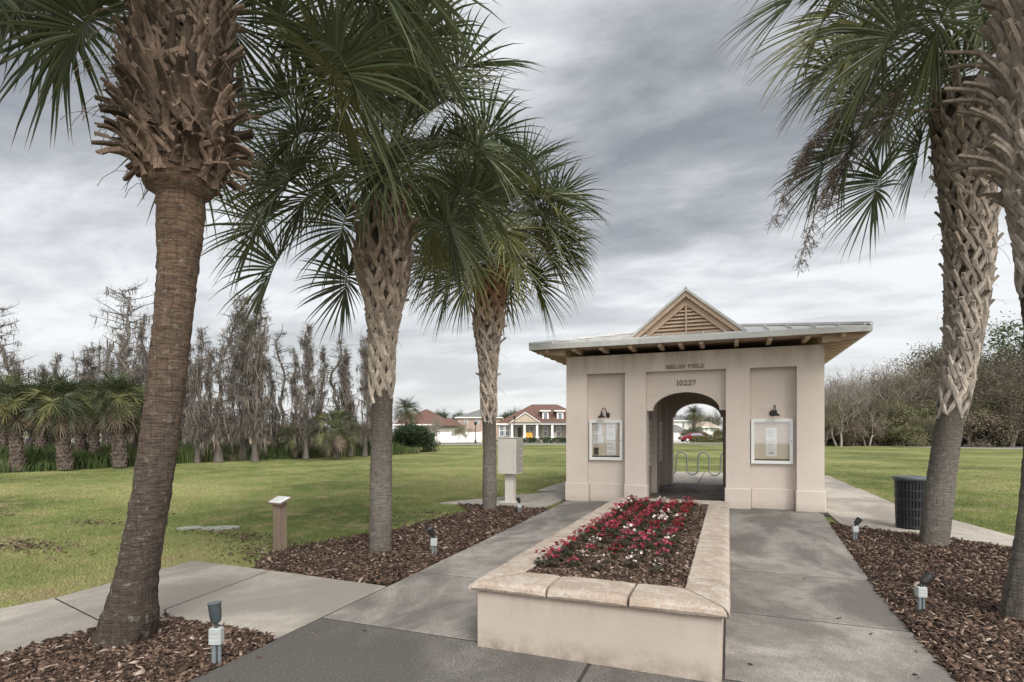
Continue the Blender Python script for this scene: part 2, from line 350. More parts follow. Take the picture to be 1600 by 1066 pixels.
# ---------------------------------------------------------------- world
w = bpy.data.worlds.new('World'); SC.world = w; w.use_nodes = True; nt = w.node_tree; nt.nodes.clear()
SUN_AZ_DIR = nrm(-FW*.9+RT*.30); SUN_EL = R_(40)
out = nt.nodes.new('ShaderNodeOutputWorld'); sky = nt.nodes.new('ShaderNodeTexSky'); sky.sky_type = 'NISHITA'; sky.sun_disc = False
sky.sun_elevation = SUN_EL; sky.sun_rotation = atan2(SUN_AZ_DIR[0], SUN_AZ_DIR[1]); sky.air_density = 1.2; sky.dust_density = 2
b1 = nt.nodes.new('ShaderNodeBackground'); b1.inputs[1].default_value = .10; nt.links.new(sky.outputs[0], b1.inputs[0])
tc = nt.nodes.new('ShaderNodeTexCoord'); sx = nt.nodes.new('ShaderNodeSeparateXYZ'); nt.links.new(tc.outputs['Generated'], sx.inputs[0])
def mth(op, a, b=None):
    n = nt.nodes.new('ShaderNodeMath'); n.operation = op
    for i, x in enumerate((a, b)):
        if x is None: continue
        if isinstance(x, (int, float)): n.inputs[i].default_value = x
        else: nt.links.new(x, n.inputs[i])
    return n.outputs[0]
zz = mth('ADD', mth('MAXIMUM', sx.outputs[2], 0.0), .16)
cb = nt.nodes.new('ShaderNodeCombineXYZ'); nt.links.new(mth('DIVIDE', sx.outputs[0], zz), cb.inputs[0]); nt.links.new(mth('DIVIDE', sx.outputs[1], zz), cb.inputs[1])
mp = nt.nodes.new('ShaderNodeMapping'); mp.inputs['Rotation'].default_value = (0,0,R_(-32)); mp.inputs['Scale'].default_value = (.55,1.0,1); mp.inputs['Location'].default_value = (2.3,.7,3.1)
nt.links.new(cb.outputs[0], mp.inputs[0])
n1 = noise(nt, mp.outputs[0], .85, 8, .50, .25); n2 = noise(nt, mp.outputs[0], 3.1, 7, .6, .3)
cl = mth('ADD', mth('MULTIPLY', n1, .62), mth('MULTIPLY', n2, .38))
cc = ramp(nt, cl, [(.39,(.225,.236,.256)),(.46,(.34,.352,.372)),(.52,(.52,.53,.548)),(.59,(.74,.745,.755))])
hz = ramp(nt, sx.outputs[2], [(.0,.78),(.12,.55),(.30,.12),(.45,0)])
cc = mixc(nt, hz, cc, (.69,.70,.71))
vd = nt.nodes.new('ShaderNodeVectorMath'); vd.operation = 'DOT_PRODUCT'; nt.links.new(tc.outputs['Generated'], vd.inputs[0])
sd = (SUN_AZ_DIR[0]*cos(SUN_EL), SUN_AZ_DIR[1]*cos(SUN_EL), sin(SUN_EL)); vd.inputs[1].default_value = sd
warm = mth('MULTIPLY', mth('POWER', mth('MAXIMUM', vd.outputs['Value'], 0.0), 2.0), .8)
cc = mixc(nt, warm, cc, (.76,.735,.69))
glow = mth('ADD', 1.0, mth('MULTIPLY', mth('POWER', mth('MAXIMUM', vd.outputs['Value'], 0.0), 2.0), 2.3))
b2 = nt.nodes.new('ShaderNodeBackground'); nt.links.new(cc, b2.inputs[0]); nt.links.new(glow, b2.inputs[1])
ms = nt.nodes.new('ShaderNodeMixShader'); ms.inputs[0].default_value = .9
nt.links.new(b1.outputs[0], ms.inputs[1]); nt.links.new(b2.outputs[0], ms.inputs[2]); nt.links.new(ms.outputs[0], out.inputs[0])
sl = bpy.data.lights.new('sun', 'SUN'); sl.energy = 2.1; sl.angle = R_(24); sl.color = (1,.965,.92)
so = bpy.data.objects.new('sun', sl); COL.objects.link(so)
import mathutils
so.rotation_euler = mathutils.Vector(sd).to_track_quat('Z', 'Y').to_euler()
so.location = (sd[0]*60, sd[1]*60, sd[2]*60)
SC.view_settings.view_transform = 'Standard'; SC.view_settings.look = 'None'; SC.view_settings.exposure = 0.45; SC.view_settings.gamma = 1
cam = bpy.data.cameras.new('camera'); co = bpy.data.objects.new('camera', cam); COL.objects.link(co); SC.camera = co
cam.sensor_width = 36; cam.lens = F/1600*36; cam.shift_y = (HY-533)/1600; cam.clip_end = 3000; cam.clip_start = .05
co.location = (0,0,H); co.rotation_euler = (R_(90), 0, YAW)
SC.render.resolution_x = 1024; SC.render.resolution_y = 682
# ================================================================ GROUND
rng = np.random.default_rng(7); random.seed(7)
def struct(name, o): o['kind'] = 'structure'; return o
def poly_world(pts): return [tuple(G(u, v)[:2]) for u, v in pts]
mb = MB(); mb.add([(-900,-60,-.03),(900,-60,-.03),(900,1500,-.03),(-900,1500,-.03)], [(0,1,2,3)])
struct('lawn', mb.build('lawn', M['lawn']))
def inpoly(px, py, poly):
    c = np.zeros(len(px), bool); n = len(poly)
    for i in range(n):
        x1, y1 = poly[i]; x2, y2 = poly[(i+1)%n]
        m = ((y1 > py) != (y2 > py)) & (px < (x2-x1)*(py-y1)/(y2-y1+1e-12)+x1); c ^= m
    return c
def wavy(poly, amp, step=.25, seed=1, hard=()):
    rg = random.Random(seed); o = []
    for i in range(len(poly)):
        a = np.array(poly[i]); b = np.array(poly[(i+1)%len(poly)]); L = np.linalg.norm(b-a); n = max(1, int(L/step)) if i not in hard else 1
        d = (b-a)/max(L,1e-6); nn = np.array([-d[1], d[0]])
        for k in range(n): 
            p = a+(b-a)*k/n
            if k: p = p+nn*rg.uniform(-amp, amp)
            o.append(tuple(p))
    return o
# --- path: main walk either side of planter
XL = -3.42; XR = 1.55; BX0, BX1, BY0, BY1 = -3.53, 1.77, 12.48, 17.9; XC = -.88
PX0, PX1, PY0, PY1 = -1.745, -.04, 3.75, 9.42
slabs = []; dark = []; light = []
g = .012
def xl(y): return -3.28-(y-4)*.028
def xr(y): return 1.38+max(0,(y-6))*.055
ysL = [3.84, 5.5, 7.2, 9.0, 10.75, 12.3]; ysR = [3.84, 5.3, 6.95, 8.7, 10.2, 12.3]
def edge(poly_side, xf, ys, xin):
    for a, b in zip(ys[:-1], ys[1:]):
        if poly_side < 0: slabs.append([(xf(a)+g,a+g),(xin-g,a+g),(xin-g,b-g),(xf(b)+g,b-g)])
        else: slabs.append([(xin+g,a+g),(xf(a)-g,a+g),(xf(b)-g,b-g),(xin+g,b-g)])
edge(-1, xl, ysL, PX0+.0); edge(1, xr, ysR, PX1-.0)
slabs.append([(PX0+g,PY1+.01),(PX1-g,PY1+.01),(PX1-g,12.3-g),(PX0+g,12.3-g)])
# dark slab in front, toward and behind the viewer
for (a, b) in ((-3.2,-.2),(-.2,2.1),(2.1,3.84)):
    dark.append([(xl(a)+g,a+g),(-.9-g,a+g),(-.9-g,b-g),(xl(b)+g,b-g)]); dark.append([(-.9+g,a+g),(xr(a)-g,a+g),(xr(b)-g,b-g),(-.9+g,b-g)])
def slabset(name, polys, mat, z1=0.0):
    mb = MB(); rg = random.Random(3)
    for p in polys:
        n = len(p); c = np.mean(np.array(p), 0); dz = rg.uniform(-.002,.002)
        q = [tuple(np.array(a)+(c-np.array(a))/np.linalg.norm(c-np.array(a))*.008) for a in p]
        V = [(a[0],a[1],-.12) for a in p]+[(a[0],a[1],z1-.008+dz) for a in p]+[(a[0],a[1],z1+dz) for a in q]
        Fs = [tuple(range(2*n,3*n))]+[(k*n+i, k*n+(i+1)%n, (k+1)*n+(i+1)%n, (k+1)*n+i) for k in range(2) for i in range(n)]
        mb.add(V, Fs)
    return struct(name, mb.build(name, mat))
slabset('main_path', slabs, M['con_mid']); slabset('near_path', dark, M['con_dark'])
# pads round the gatehouse
SP = [(-20.,5.35)]  # placeholder
a0 = G(748,791)[:2]; a1 = G(883,751)[:2]; a2 = G(850,797)[:2]
padL = [(-3.62,12.32),(-3.62,BY1+5),(-4.2,BY1+5),(-5.3,14.6),(-6.1,12.9),(-5.55,11.1),(-3.62,10.75)]
padLa = [(-3.62-g,10.75),(-3.62-g,12.3),(-4.35,14.2+.0),(-5.75,13.1),(-6.35,11.9),(-5.9,11.15)]
def reorder(p): 
    A = sum(p[i][0]*p[(i+1)%len(p)][1]-p[(i+1)%len(p)][0]*p[i][1] for i in range(len(p))); return p if A > 0 else p[::-1]
P = []
P.append(reorder([(-6.1,11.1),(-3.66,11.05),(-3.66,14.4),(-4.3,14.4)]))
P.append(reorder([(-4.9,14.4+g),(-3.66,14.4+g),(-3.66,18.2),(-4.9,18.2)]))
P.append(reorder([(-4.9,18.2+g),(-.9-g,18.2+g),(-.9-g,23.2),(-4.9,23.2)]))
P.append(reorder([(-.9+g,18.2+g),(3.4,18.2+g),(3.4,23.2),(-.9+g,23.2)]))
pr = [tuple(G(1293,826)[:2]), tuple(G(1405,829)[:2]), tuple(G(1496,838)[:2]), tuple(G(1410,800)[:2]), tuple(G(1345,757)[:2]), tuple(G(1291,757)[:2])]
P.append(reorder([(1.80,12.3+g),(3.0,18.2),(1.84,18.2)]))
P[-1] = reorder([(1.82,10.9),(3.55,9.9),(4.25,9.6),(4.05,10.9),(3.45,14.5),(3.45,18.2),(1.82,18.2)])
slabset('side_paving', P, M['con_light'], -.001)
mb = MB(); mb.slab([(BX0+.1,12.3+g),(BX1-.1,12.3+g),(BX1-.1,18.2-g),(BX0+.1,18.2-g)], -.12, -.002); struct('gatehouse_floor', mb.build('gatehouse_floor', M['con_mid']))
# side walk coming from the left
q = lambda u, v: tuple(G(u, v)[:2])
S1 = [q(617,916), q(300,876), q(248,943), q(450,1001)]
jA, jB = q(432,891), q(252,945)
def lerp(a, b, k): return tuple(np.array(a)+(np.array(b)-np.array(a))*k)
c00, c01 = q(617,917), q(301,876)       # back edge
c10, c11 = q(452,1000), q(270,962)      # front edge
s_a = [c00, lerp(c00,c01,.62), lerp(c10,c11,1.0), c10]
jb, jf = np.array(q(422,891)), np.array(q(255,950)); dj = nrm(jf-jb); jn = np.array((-dj[1], dj[0])); jn = jn if np.dot(jn, np.array(c01)-jb) > 0 else -jn
e1 = np.array(q(86,934)); e2 = np.array(q(0,951)); d1 = nrm(e2-e1)
f1 = np.array(q(176,979)); f2 = np.array(q(0,1024)); d2 = nrm(f2-f1)
hh0 = jn*.011; mid_f = np.array(q(262,958))
xe = lambda p: (xl(p[1])-.008, p[1])
k00, k10 = xe(c00), xe(c10)
L0 = [reorder([k00, tuple(jb-hh0), tuple(np.array(q(257,952))-hh0), q(262,963), k10]),
      reorder([tuple(jb+hh0), c01, tuple(e1-d1*.008), tuple(f1-d2*.008), q(258,964), tuple(np.array(q(257,952))+hh0)])]
L0.append(reorder([tuple(e1+d1*.008), tuple(e1+d1*9), tuple(f1+d2*9.5), tuple(f1+d2*.008)]))
slabset('side_walk', L0, M['con_light'], .0)
# joint dirt under everything
mb = MB(); mb.slab([(-3.06,-3.2),(1.36,-3.2),(1.36,5.5),(1.66,12),(-3.48,12)], -.1, -.006); 
mb.slab(reorder([(-3.55,12.1),(1.8,12.1),(1.8,23.1),(-3.55,23.1)]), -.1, -.007)
mb.slab(reorder([c00,c01,tuple(e1),tuple(f1),c10]), -.1, -.0065)
struct('joint_bed', mb.build('joint_bed', M['joint']))
# --- mulch beds
def off(p, dx, dy): return (p[0]+dx, p[1]+dy)
bedA = [c10, c11, tuple(f1), tuple(f1+d2*9.5), (-11,.2), (-6,-2.5), (-3.45,-3.1), (xl(2),2)]
bedB = [c00, (xl(6)+.06,6), (xl(9)+.06,9), (-3.42,10.75), (-3.5,11.1), (-4.0,11.1),(-5.7,11.15), q(735,797), q(700,806), q(640,822), q(560,838), q(470,852), q(420,868), q(400,884)]
bedC = [(1.30,-2),(1.33,3),(1.33,6.2),(1.45,9.5),(1.60,11.2),(1.8,11.0),(3.55,9.95), q(1490,838), q(1600,862), q(1700,885), (9,6.0),(9,-2)]
BEDS = [bedA, bedB, bedC]
for i, b in enumerate(BEDS):
    mb = MB(); wv = wavy(b, .05, .3, i+4); n = len(wv); mb.add([(p[0],p[1],-.018+.0007*i) for p in wv], [tuple(range(n))])
    struct('mulch_bed', mb.build('mulch_bed', M['mulch']))
def chips(name, xs, ys, z0, sz, label, zvar=.03):
    n = len(xs); yaw = rng.uniform(0, 2*pi, n); pit = rng.normal(0,.35,n); rol = rng.normal(0,.45,n)
    L = sz*rng.lognormal(0,.35,n); Wd = L*rng.uniform(.22,.5,n); Th = L*rng.uniform(.06,.14,n)
    d = np.stack([np.cos(yaw)*np.cos(pit), np.sin(yaw)*np.cos(pit), np.sin(pit)], 1)
    s = np.stack([-np.sin(yaw)*np.cos(rol), np.cos(yaw)*np.cos(rol), np.sin(rol)], 1); nn = np.cross(d, s)
    c = np.stack([xs, ys, z0+rng.uniform(0, zvar, n)], 1)
    def P(a, b, e): return c+d*(L*a/2)[:,None]+s*(Wd*b/2)[:,None]+nn*(Th*e)[:,None]
    k = rng.uniform(.3,1,n)
    V = np.stack([P(-1,-.8*k,0),P(-.1,-1,.6),P(1,-.5,0),P(.9,.4*k,0),P(.05,1,.6),P(-.9,.9,0),
                  P(-1,-.8*k,-1),P(-.1,-1,-.4),P(1,-.5,-1),P(.9,.4*k,-1),P(.05,1,-.4),P(-.9,.9,-1)], 1)
    idx = [0,1,4,5, 1,2,3,4, 0,6,7,1, 1,7,8,2, 3,9,10,4, 5,4,10,11, 2,8,9,3, 0,5,11,6]
    base = (np.arange(n)*12)[:,None]; LI = (base+np.array(idx)[None,:]).astype(np.int32).ravel(); nf = n*8
    me = bpy.data.meshes.new(name); me.vertices.add(n*12); me.vertices.foreach_set('co', V.astype(np.float32).ravel())
    me.loops.add(nf*4); me.loops.foreach_set('vertex_index', LI); me.polygons.add(nf)
    me.polygons.foreach_set('loop_start', np.arange(0, nf*4, 4, dtype=np.int32)); me.polygons.foreach_set('loop_total', np.full(nf, 4, dtype=np.int32))
    me.materials.append(M['chip']); me.update(calc_edges=True)
    o = bpy.data.objects.new(name, me); COL.objects.link(o); return tag(o, label, 'mulch', None, 'stuff')
def sample(n, t0, t1, u0, u1, p=1.0):
    # density falls with distance
    k = rng.random(n); t = (t0**(1-p)+k*(t1**(1-p)-t0**(1-p)))**(1/(1-p)) if abs(p-1) > 1e-3 else t0*(t1/t0)**k
    u = rng.uniform(u0, u1, n); lat = (u-CX)/F*t
    return FW[0]*t+RT[0]*lat, FW[1]*t+RT[1]*lat, t
def nearz(x, y): return .012*np.sin(x*5.1+y*2.3)+.012*np.sin(y*4.3-x*1.9)
chipdef = [(bedA, 110000, 2.3, 5.5, -500, 700, 'dark brown bark mulch under the leaning palm at lower left', .038),
           (bedB, 90000, 4.8, 13, 350, 1000, 'brown bark mulch around the palms left of the walk', .042),
           (bedC, 120000, 3.0, 13, 1100, 2000, 'brown bark mulch bed right of the walk', .040)]
for (b, n, t0, t1, u0, u1, lab, sz) in chipdef:
    x, y, t = sample(n, t0, t1, u0, u1, .6)
    jx = rng.normal(0, .05, n); jy = rng.normal(0, .05, n)
    k = inpoly(x+jx, y+jy, b)
    k &= ~((x > -3.28-(y-4)*.028+.01) & (x < 1.38+np.maximum(0, y-6)*.055-.02) & (y < 12.3))     # keep off the walk
    for sp in L0: k &= ~inpoly(x, y, sp)
    for sp in P: k &= ~inpoly(x, y, sp)
    chips('mulch_chips', x[k], y[k], -.015+nearz(x[k], y[k]).clip(-.0,.03), sz, lab, .035)
# thin scatter of chips on the grass by the marker post and bare strip
x, y, t = sample(60000, 5.0, 12, -250, 820, .6); 
cpts = [(q(437,858),.7,.5),(q(390,838),.55,.3),(q(350,828),.5,.25),(q(150,815),.6,.2),(q(40,850),.8,.35),(q(480,862),.6,.4),(q(-20,800),.9,.3),(q(230,800),.5,.18),(q(600,812),.4,.3),(q(670,800),.4,.3)]
keep = np.zeros(len(x), bool)
for (c, rx, ry) in cpts:
    d = ((x-c[0])/rx)**2+((y-c[1])/ry)**2; keep |= rng.random(len(x)) < .85*np.exp(-d*1.2)
keep &= ~inpoly(x, y, bedB)
for sp in L0: keep &= ~inpoly(x, y, sp)
chips('stray_chips', x[keep], y[keep], -.024, .034, 'stray bark chips on the thin grass round the marker post', .012)
x, y, t = sample(420, 3, 12, 250, 1500, .6); kk = (x > -3.2) & (x < 1.4) & ~((x > PX0-.05) & (x < PX1+.05) & (y > PY0-.05))
w8 = np.exp(-np.minimum(np.abs(x+3.3), np.abs(x-1.45))*3)+.04; kk &= rng.random(len(x)) < w8
chips('walk_litter', x[kk], y[kk], .004, .035, 'loose bark chips and leaf bits scattered on the grey walk', .006)
# --- grass blades
def grass(n, t0, t1, u0, u1, h, wd, p, name='grass_blades', label='short mown green grass of the lawn', mat='blade', reject=True, zz=-.03):
    x, y, t = sample(n, t0, t1, u0, u1, p)
    k = np.ones(n, bool)
    if reject:
        for pl in [bedA, bedB, bedC]+L0+P+[[(-3.5,-4),(1.5,-4),(1.9,12.3),(1.9,18.2),(-3.66,18.2),(-3.66,12.3)]]: k &= ~inpoly(x, y, pl)
        bare = np.zeros(n)
        for (c, rx, ry) in cpts: bare = np.maximum(bare, np.exp(-(((x-c[0])/rx)**2+((y-c[1])/ry)**2)*1.3))
        k &= rng.random(n) > bare*.8
        k &= rng.random(n) < np.clip((34-t)/16, 0, 1)
    x, y, t = x[k], y[k], t[k]; n = len(x)
    a = rng.uniform(0, 2*pi, n); hh = h*rng.uniform(.5,1.3,n); ww = wd*(t/t0)**.8*rng.uniform(.7,1.3,n); ln = rng.uniform(.1,1.0,n)*hh
    b = rng.uniform(0, 2*pi, n)
    A = np.stack([x-np.cos(a)*ww/2, y-np.sin(a)*ww/2, np.full(n, zz)], 1); B = np.stack([x+np.cos(a)*ww/2, y+np.sin(a)*ww/2, np.full(n, zz)], 1)
    C = np.stack([x+np.cos(b)*ln, y+np.sin(b)*ln, zz+hh], 1)
    o = tris(name, np.stack([A,B,C], 1).reshape(-1,3), 3, M[mat]); return tag(o, label, 'grass', None, 'stuff')
grass(560000, 4.2, 34, -350, 1950, .027, .0042, .95)
# ================================================================ GATEHOUSE
GH = empty('gatehouse', (XC, (BY0+BY1)/2, 0), 0, 'tan stucco park gatehouse with arched passage, grey metal roof and louvred gable', 'gatehouse')
GO = GH.location.copy(); GO = np.array([GO[0],GO[1],GO[2]])
def gb(mb, name, mat, parent=GH, smooth=False): return mb.build(name, mat, parent, smooth, GO)
ZT, ZR = 3.34, 2.93      # wall top, recess top
mb = MB(); y0 = BY0
hw = 2.65
# front band, piers
mb.box(XC-hw, XC+hw, y0, y0+.45, ZR, ZT)
for s in (-1, 1):
    a, b = sorted((XC+s*2.16, XC+s*hw)); mb.box(a, b, y0, y0+.45, 0, ZR)
    a, b = sorted((XC+s*.825, XC+s*1.29)); mb.box(a, b, y0, y0+.45, 0, ZR)
    a, b = sorted((XC+s*1.29, XC+s*2.16)); mb.box(a, b, y0+.19, y0+.45, 0, ZR)
    # side blocks
    a, b = sorted((XC+s*(hw-.001), XC+s*1.0)); mb.box(a, b, y0+.45, BY1-.45, 0, ZT)
    for (ya, yb) in ((y0+.45,y0+.62),(y0+2.3,y0+2.75),(BY1-.8,BY1-.45)):
        a, b = sorted((XC+s*.86, XC+s*1.0)); mb.box(a, b, ya, yb, 0, ZT)
    # rear wall
    a, b = sorted((XC+s*.72, XC+s*hw)); mb.box(a, b, BY1-.45, BY1, 0, ZT)
def archpanel(mb, x0, x1, ya, yb, zs, rise, ztop, r):
    n = 28; P = []
    for i in range(n+1):
        a = pi-pi*i/n; P.append((XC+r*cos(a), zs+rise*sin(a)))
    poly = [(x0, zs)]+P+[(x1, zs),(x1, ztop),(x0, ztop)]
    # build as strips: front/back faces fan per segment
    V = []; 
    for y in (ya, yb):
        for p in P: V.append((p[0], y, p[1]))
        for p in P: V.append((p[0], y, ztop))
    m = n+1; Fs = []
    for i in range(n):
        Fs.append((i, i+1, m+i+1, m+i)); Fs.append((2*m+i+1, 2*m+i, 3*m+i, 3*m+i+1)); Fs.append((i+1, i, 2*m+i, 2*m+i+1))
    mb.add(V, Fs)
    for (a, b) in ((x0, P[0][0]), (P[-1][0], x1)): mb.box(a, b, ya, yb, zs, ztop)
archpanel(mb, XC-.825, XC+.825, y0+.15, y0+.36, 2.07, .40, ZR, .70)
archpanel(mb, XC-.72, XC+.72, BY1-.42, BY1-.06, 2.04, .42, ZT, .66)
mb.box(XC-1.0, XC+1.0, y0+.451, BY1-.451, 3.0, 3.1)    # passage ceiling
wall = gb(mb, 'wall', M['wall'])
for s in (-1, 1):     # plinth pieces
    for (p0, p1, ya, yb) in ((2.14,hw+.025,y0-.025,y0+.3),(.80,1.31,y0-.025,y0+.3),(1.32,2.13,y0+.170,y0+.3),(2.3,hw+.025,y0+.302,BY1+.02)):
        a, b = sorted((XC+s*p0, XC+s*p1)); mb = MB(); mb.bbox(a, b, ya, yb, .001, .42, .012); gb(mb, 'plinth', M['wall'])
# ---- roof (hipped, very low) with fascia
EX, EY = .66, .70; ex0, ex1, ey0, ey1 = XC-hw-EX, XC+hw+EX, BY0-EY, BY1+EY
ze = 3.56; cyy = (ey0+ey1)/2; pk = ze+.23*(ex1-ex0)/2; rl = (ey1-ey0)/2-(ex1-ex0)/2
mb = MB()
c = [(ex0,ey0),(ex1,ey0),(ex1,ey1),(ex0,ey1)]
r1, r2 = (XC, cyy-abs(rl), pk), (XC, cyy+abs(rl), pk)
V = [(x,y,ze) for x,y in c]+[r1, r2]+[(x,y,ze-.035) for x,y in c]
mb.add(V, [(0,1,4),(1,2,5,4),(2,3,5),(3,0,4,5),(0,6,7,1),(1,7,8,2),(2,8,9,3),(3,9,6,0),(9,8,7,6)])
# standing seams
def seam(a, b): mb.strip([a, b], nrm(np.cross(nrm(np.array(b)-np.array(a)), (0,0,1))), (0,0,1), [.035,.035], [.04,.04])
hx = (ex1-ex0)/2; sl_ = (pk-ze)/hx
for k in range(-8, 9):
    x = XC+k*.40
    if abs(x-XC) > hx-.1: continue
    d = hx-abs(x-XC); dz = sl_*d
    for (ys, sgn) in ((ey0, 1), (ey1, -1)):
        seam((x, ys+sgn*.005, ze+.003), (x, ys+sgn*d*.99, ze+dz*.99+.003))
for k in range(-8, 9):
    y = cyy+k*.40; d = min(hx, (y-ey0), (ey1-y))
    if d < .1: continue
    for (xs, sgn) in ((ex0, 1), (ex1, -1)): seam((xs+sgn*.005, y, ze+.003), (xs+sgn*d*.99, y, ze+sl_*d*.99+.003))
for (x, y) in c:
    rr = r1 if y < cyy else r2
    mb.strip([(x,y,ze+.005),(rr[0],rr[1],rr[2]+.01)], nrm(np.cross(nrm(np.array(rr)-np.array((x,y,ze))), (0,0,1))), (0,0,1), [.11,.11],[.05,.05])
roof = gb(mb, 'roof', M['metal_roof'])
mb = MB()    # drip edge fascia
t_ = .03
mb.box(ex0-.012, ex1+.012, ey0-.012, ey0+t_, ze-.115, ze-.008); mb.box(ex0-.012, ex1+.012, ey1-t_, ey1+.012, ze-.115, ze-.008)
mb.box(ex0-.012, ex0+t_, ey0+t_, ey1-t_, ze-.115, ze-.008); mb.box(ex1-t_, ex1+.012, ey0+t_, ey1-t_, ze-.115, ze-.008)
gb(mb, 'fascia', M['metal_roof'])
mb = MB(); mb.box(ex0+.03, ex1-.03, ey0+.03, ey1-.03, ze-.075, ze-.05); gb(mb, 'soffit', M['soffit'])
# rafter tails
def rafter(x0, x1, y0_, y1_, zin, zout, ax):
    mb = MB()
    if ax == 'y':
        V = [(x0,y0_,zout),(x1,y0_,zout),(x1,y1_,zin),(x0,y1_,zin),(x0,y0_,ze-.074),(x1,y0_,ze-.074),(x1,y1_,ze-.074),(x0,y1_,ze-.074)]
    else:
        V = [(x0,y0_,zout),(x1,y0_,zin),(x1,y1_,zin),(x0,y1_,zout),(x0,y0_,ze-.074),(x1,y0_,ze-.074),(x1,y1_,ze-.074),(x0,y1_,ze-.074)]
    mb.add(V, [(0,3,2,1),(4,5,6,7),(0,1,5,4),(1,2,6,5),(2,3,7,6),(3,0,4,7)])
    gb(mb, 'rafter', M['wood'])
for u in (855, 897, 940, 985, 1031, 1063, 1096, 1151, 1203, 1262, 1318):
    k = (u-CX)/F; x = (FW[0]+k*RT[0])/(FW[1]+k*RT[1])*(ey0+.14)
    rafter(x-.04, x+.04, ey0+.08, BY0+.1, ze-.175, ze-.175, 'y')
for k in range(13):
    y = ey0+.28+k*.53
    rafter(XC+hw-.1, ex1-.09, y-.042, y+.042, ze-.24, ze-.175, 'x') if False else None
    mbx = MB()
    for (xa, xb) in ((BX1-.1, ex1-.09), (BX0+.1, ex0+.09)):
        mbx = MB(); lo, hi = ze-.25, ze-.175
        V = [(xa,y-.042,lo),(xb,y-.042,hi),(xb,y+.042,hi),(xa,y+.042,lo),(xa,y-.042,ze-.074),(xb,y-.042,ze-.074),(xb,y+.042,ze-.074),(xa,y+.042,ze-.074)]
        Fs = [(0,3,2,1),(4,5,6,7),(0,1,5,4),(1,2,6,5),(2,3,7,6),(3,0,4,7)]
        if xb < xa: Fs = [f[::-1] for f in Fs]
        mbx.add(V, Fs); gb(mbx, 'rafter', M['wood'])
# ---- gable (ridge running front to back over the roof)
gx, gz, gh_, gw = XC+.03, ze+.01, .985, 1.19; gy0 = BY0-.10
tri = lambda h, w, z: [(gx-w, z), (gx+w, z), (gx, z+h)]
mb = MB(); yA, yB = gy0-.12, BY1+.10
th = .055; k_ = gh_/gw; e = .14
for s in (-1, 1):
    V = [(gx,yA,gz+gh_+.10),(gx+s*(gw+e),yA,gz+.10-k_*e),(gx+s*(gw+e),yA,gz+.10-k_*e-th),(gx,yA,gz+gh_+.10-th)]
    V2 = [(a,yB,c_) for a,_,c_ in V]
    mb.add(V+V2, [(0,1,2,3),(7,6,5,4),(0,4,5,1),(2,6,7,3),(1,5,6,2)])
    for i in range(14):
        yy = yA+.02+i*.40
        if yy < yB: mb.strip([(gx,yy+.01,gz+gh_+.10),(gx+s*(gw+e),yy+.01,gz+.10-k_*e)], (0,1,0), nrm((s*k_,0,1)), [.03,.03],[.015,.015])
mb.tube([(gx,yA-.01,gz+gh_+.10),(gx,yB,gz+gh_+.10)], .03, 8)
gb(mb, 'gable_roof', M['metal_roof'])
mb = MB()    # bargeboards
def rake(mb, w, h, zb, wd, ya, yb):   # triangular frame boards
    o = [(gx-w, zb), (gx, zb+h), (gx+w, zb)]; kk = h/w; L = sqrt(1+kk*kk); di = wd*L
    for s in (-1, 1):
        pts = [(gx+s*w, zb), (gx, zb+h), (gx, zb+h-di), (gx+s*(w-di/kk), zb)]
        if s < 0: pts = pts[::-1]
        mb.prism(pts[::-1], ya, yb)
rake(mb, gw+.05, gh_+.044, gz, .085, gy0-.08, gy0-.01)
gb(mb, 'bargeboard', M['wood'])
mb = MB(); rake(mb, gw-.07, gh_-.062, gz+.0, .13, gy0+.015, gy0+.05)
kk = gh_/gw; bz = gz
mb.prism([(gx-.90,bz+.0),(gx+.90,bz+.0),(gx+.74,bz+.13),(gx-.74,bz+.13)], gy0+.012, gy0+.052); gb(mb, 'louver_frame', M['wood'])
mb = MB(); mb.prism([(gx-1.12,gz),(gx+1.12,gz),(gx,gz+.92)], gy0+.10, gy0+.13); gb(mb, 'gable_back', M['post'])
mb = MB(); zl = gz+.14
while zl < gz+.76:
    hwid = (gh_-.062-(zl-gz))/kk-.125*sqrt(1+kk*kk)/kk
    if hwid > .03: mb.add([(gx-hwid,gy0+.03,zl),(gx+hwid,gy0+.03,zl),(gx+hwid,gy0+.09,zl+.062),(gx-hwid,gy0+.09,zl+.062),
            (gx-hwid,gy0+.03,zl+.012),(gx+hwid,gy0+.03,zl+.012),(gx+hwid,gy0+.09,zl+.074),(gx-hwid,gy0+.09,zl+.074)],
            [(0,3,2,1),(4,5,6,7),(0,1,5,4),(1,2,6,5),(2,3,7,6),(3,0,4,7)])
    zl += .078
gb(mb, 'louver', M['wood'])
mb = MB(); mb.box(gx-.018, gx+.018, gy0+.0, gy0+.03, gz+.132, gz+.78); gb(mb, 'mullion', M['wood'])
mb = MB(); mb.box(gx-gw-.05, gx+gw+.05, gy0-.35, gy0+.0, gz-.01, gz+.075) ; 
# apron flashing under the gable
mb = MB(); mb.add([(gx-gw,gy0-.13,ze+.03+sl_*(gy0-.13-ey0)),(gx+gw,gy0-.13,ze+.03+sl_*(gy0-.13-ey0)),(gx+gw,gy0+.05,gz+.16),(gx-gw,gy0+.05,gz+.16)], [(0,1,2,3)]); 
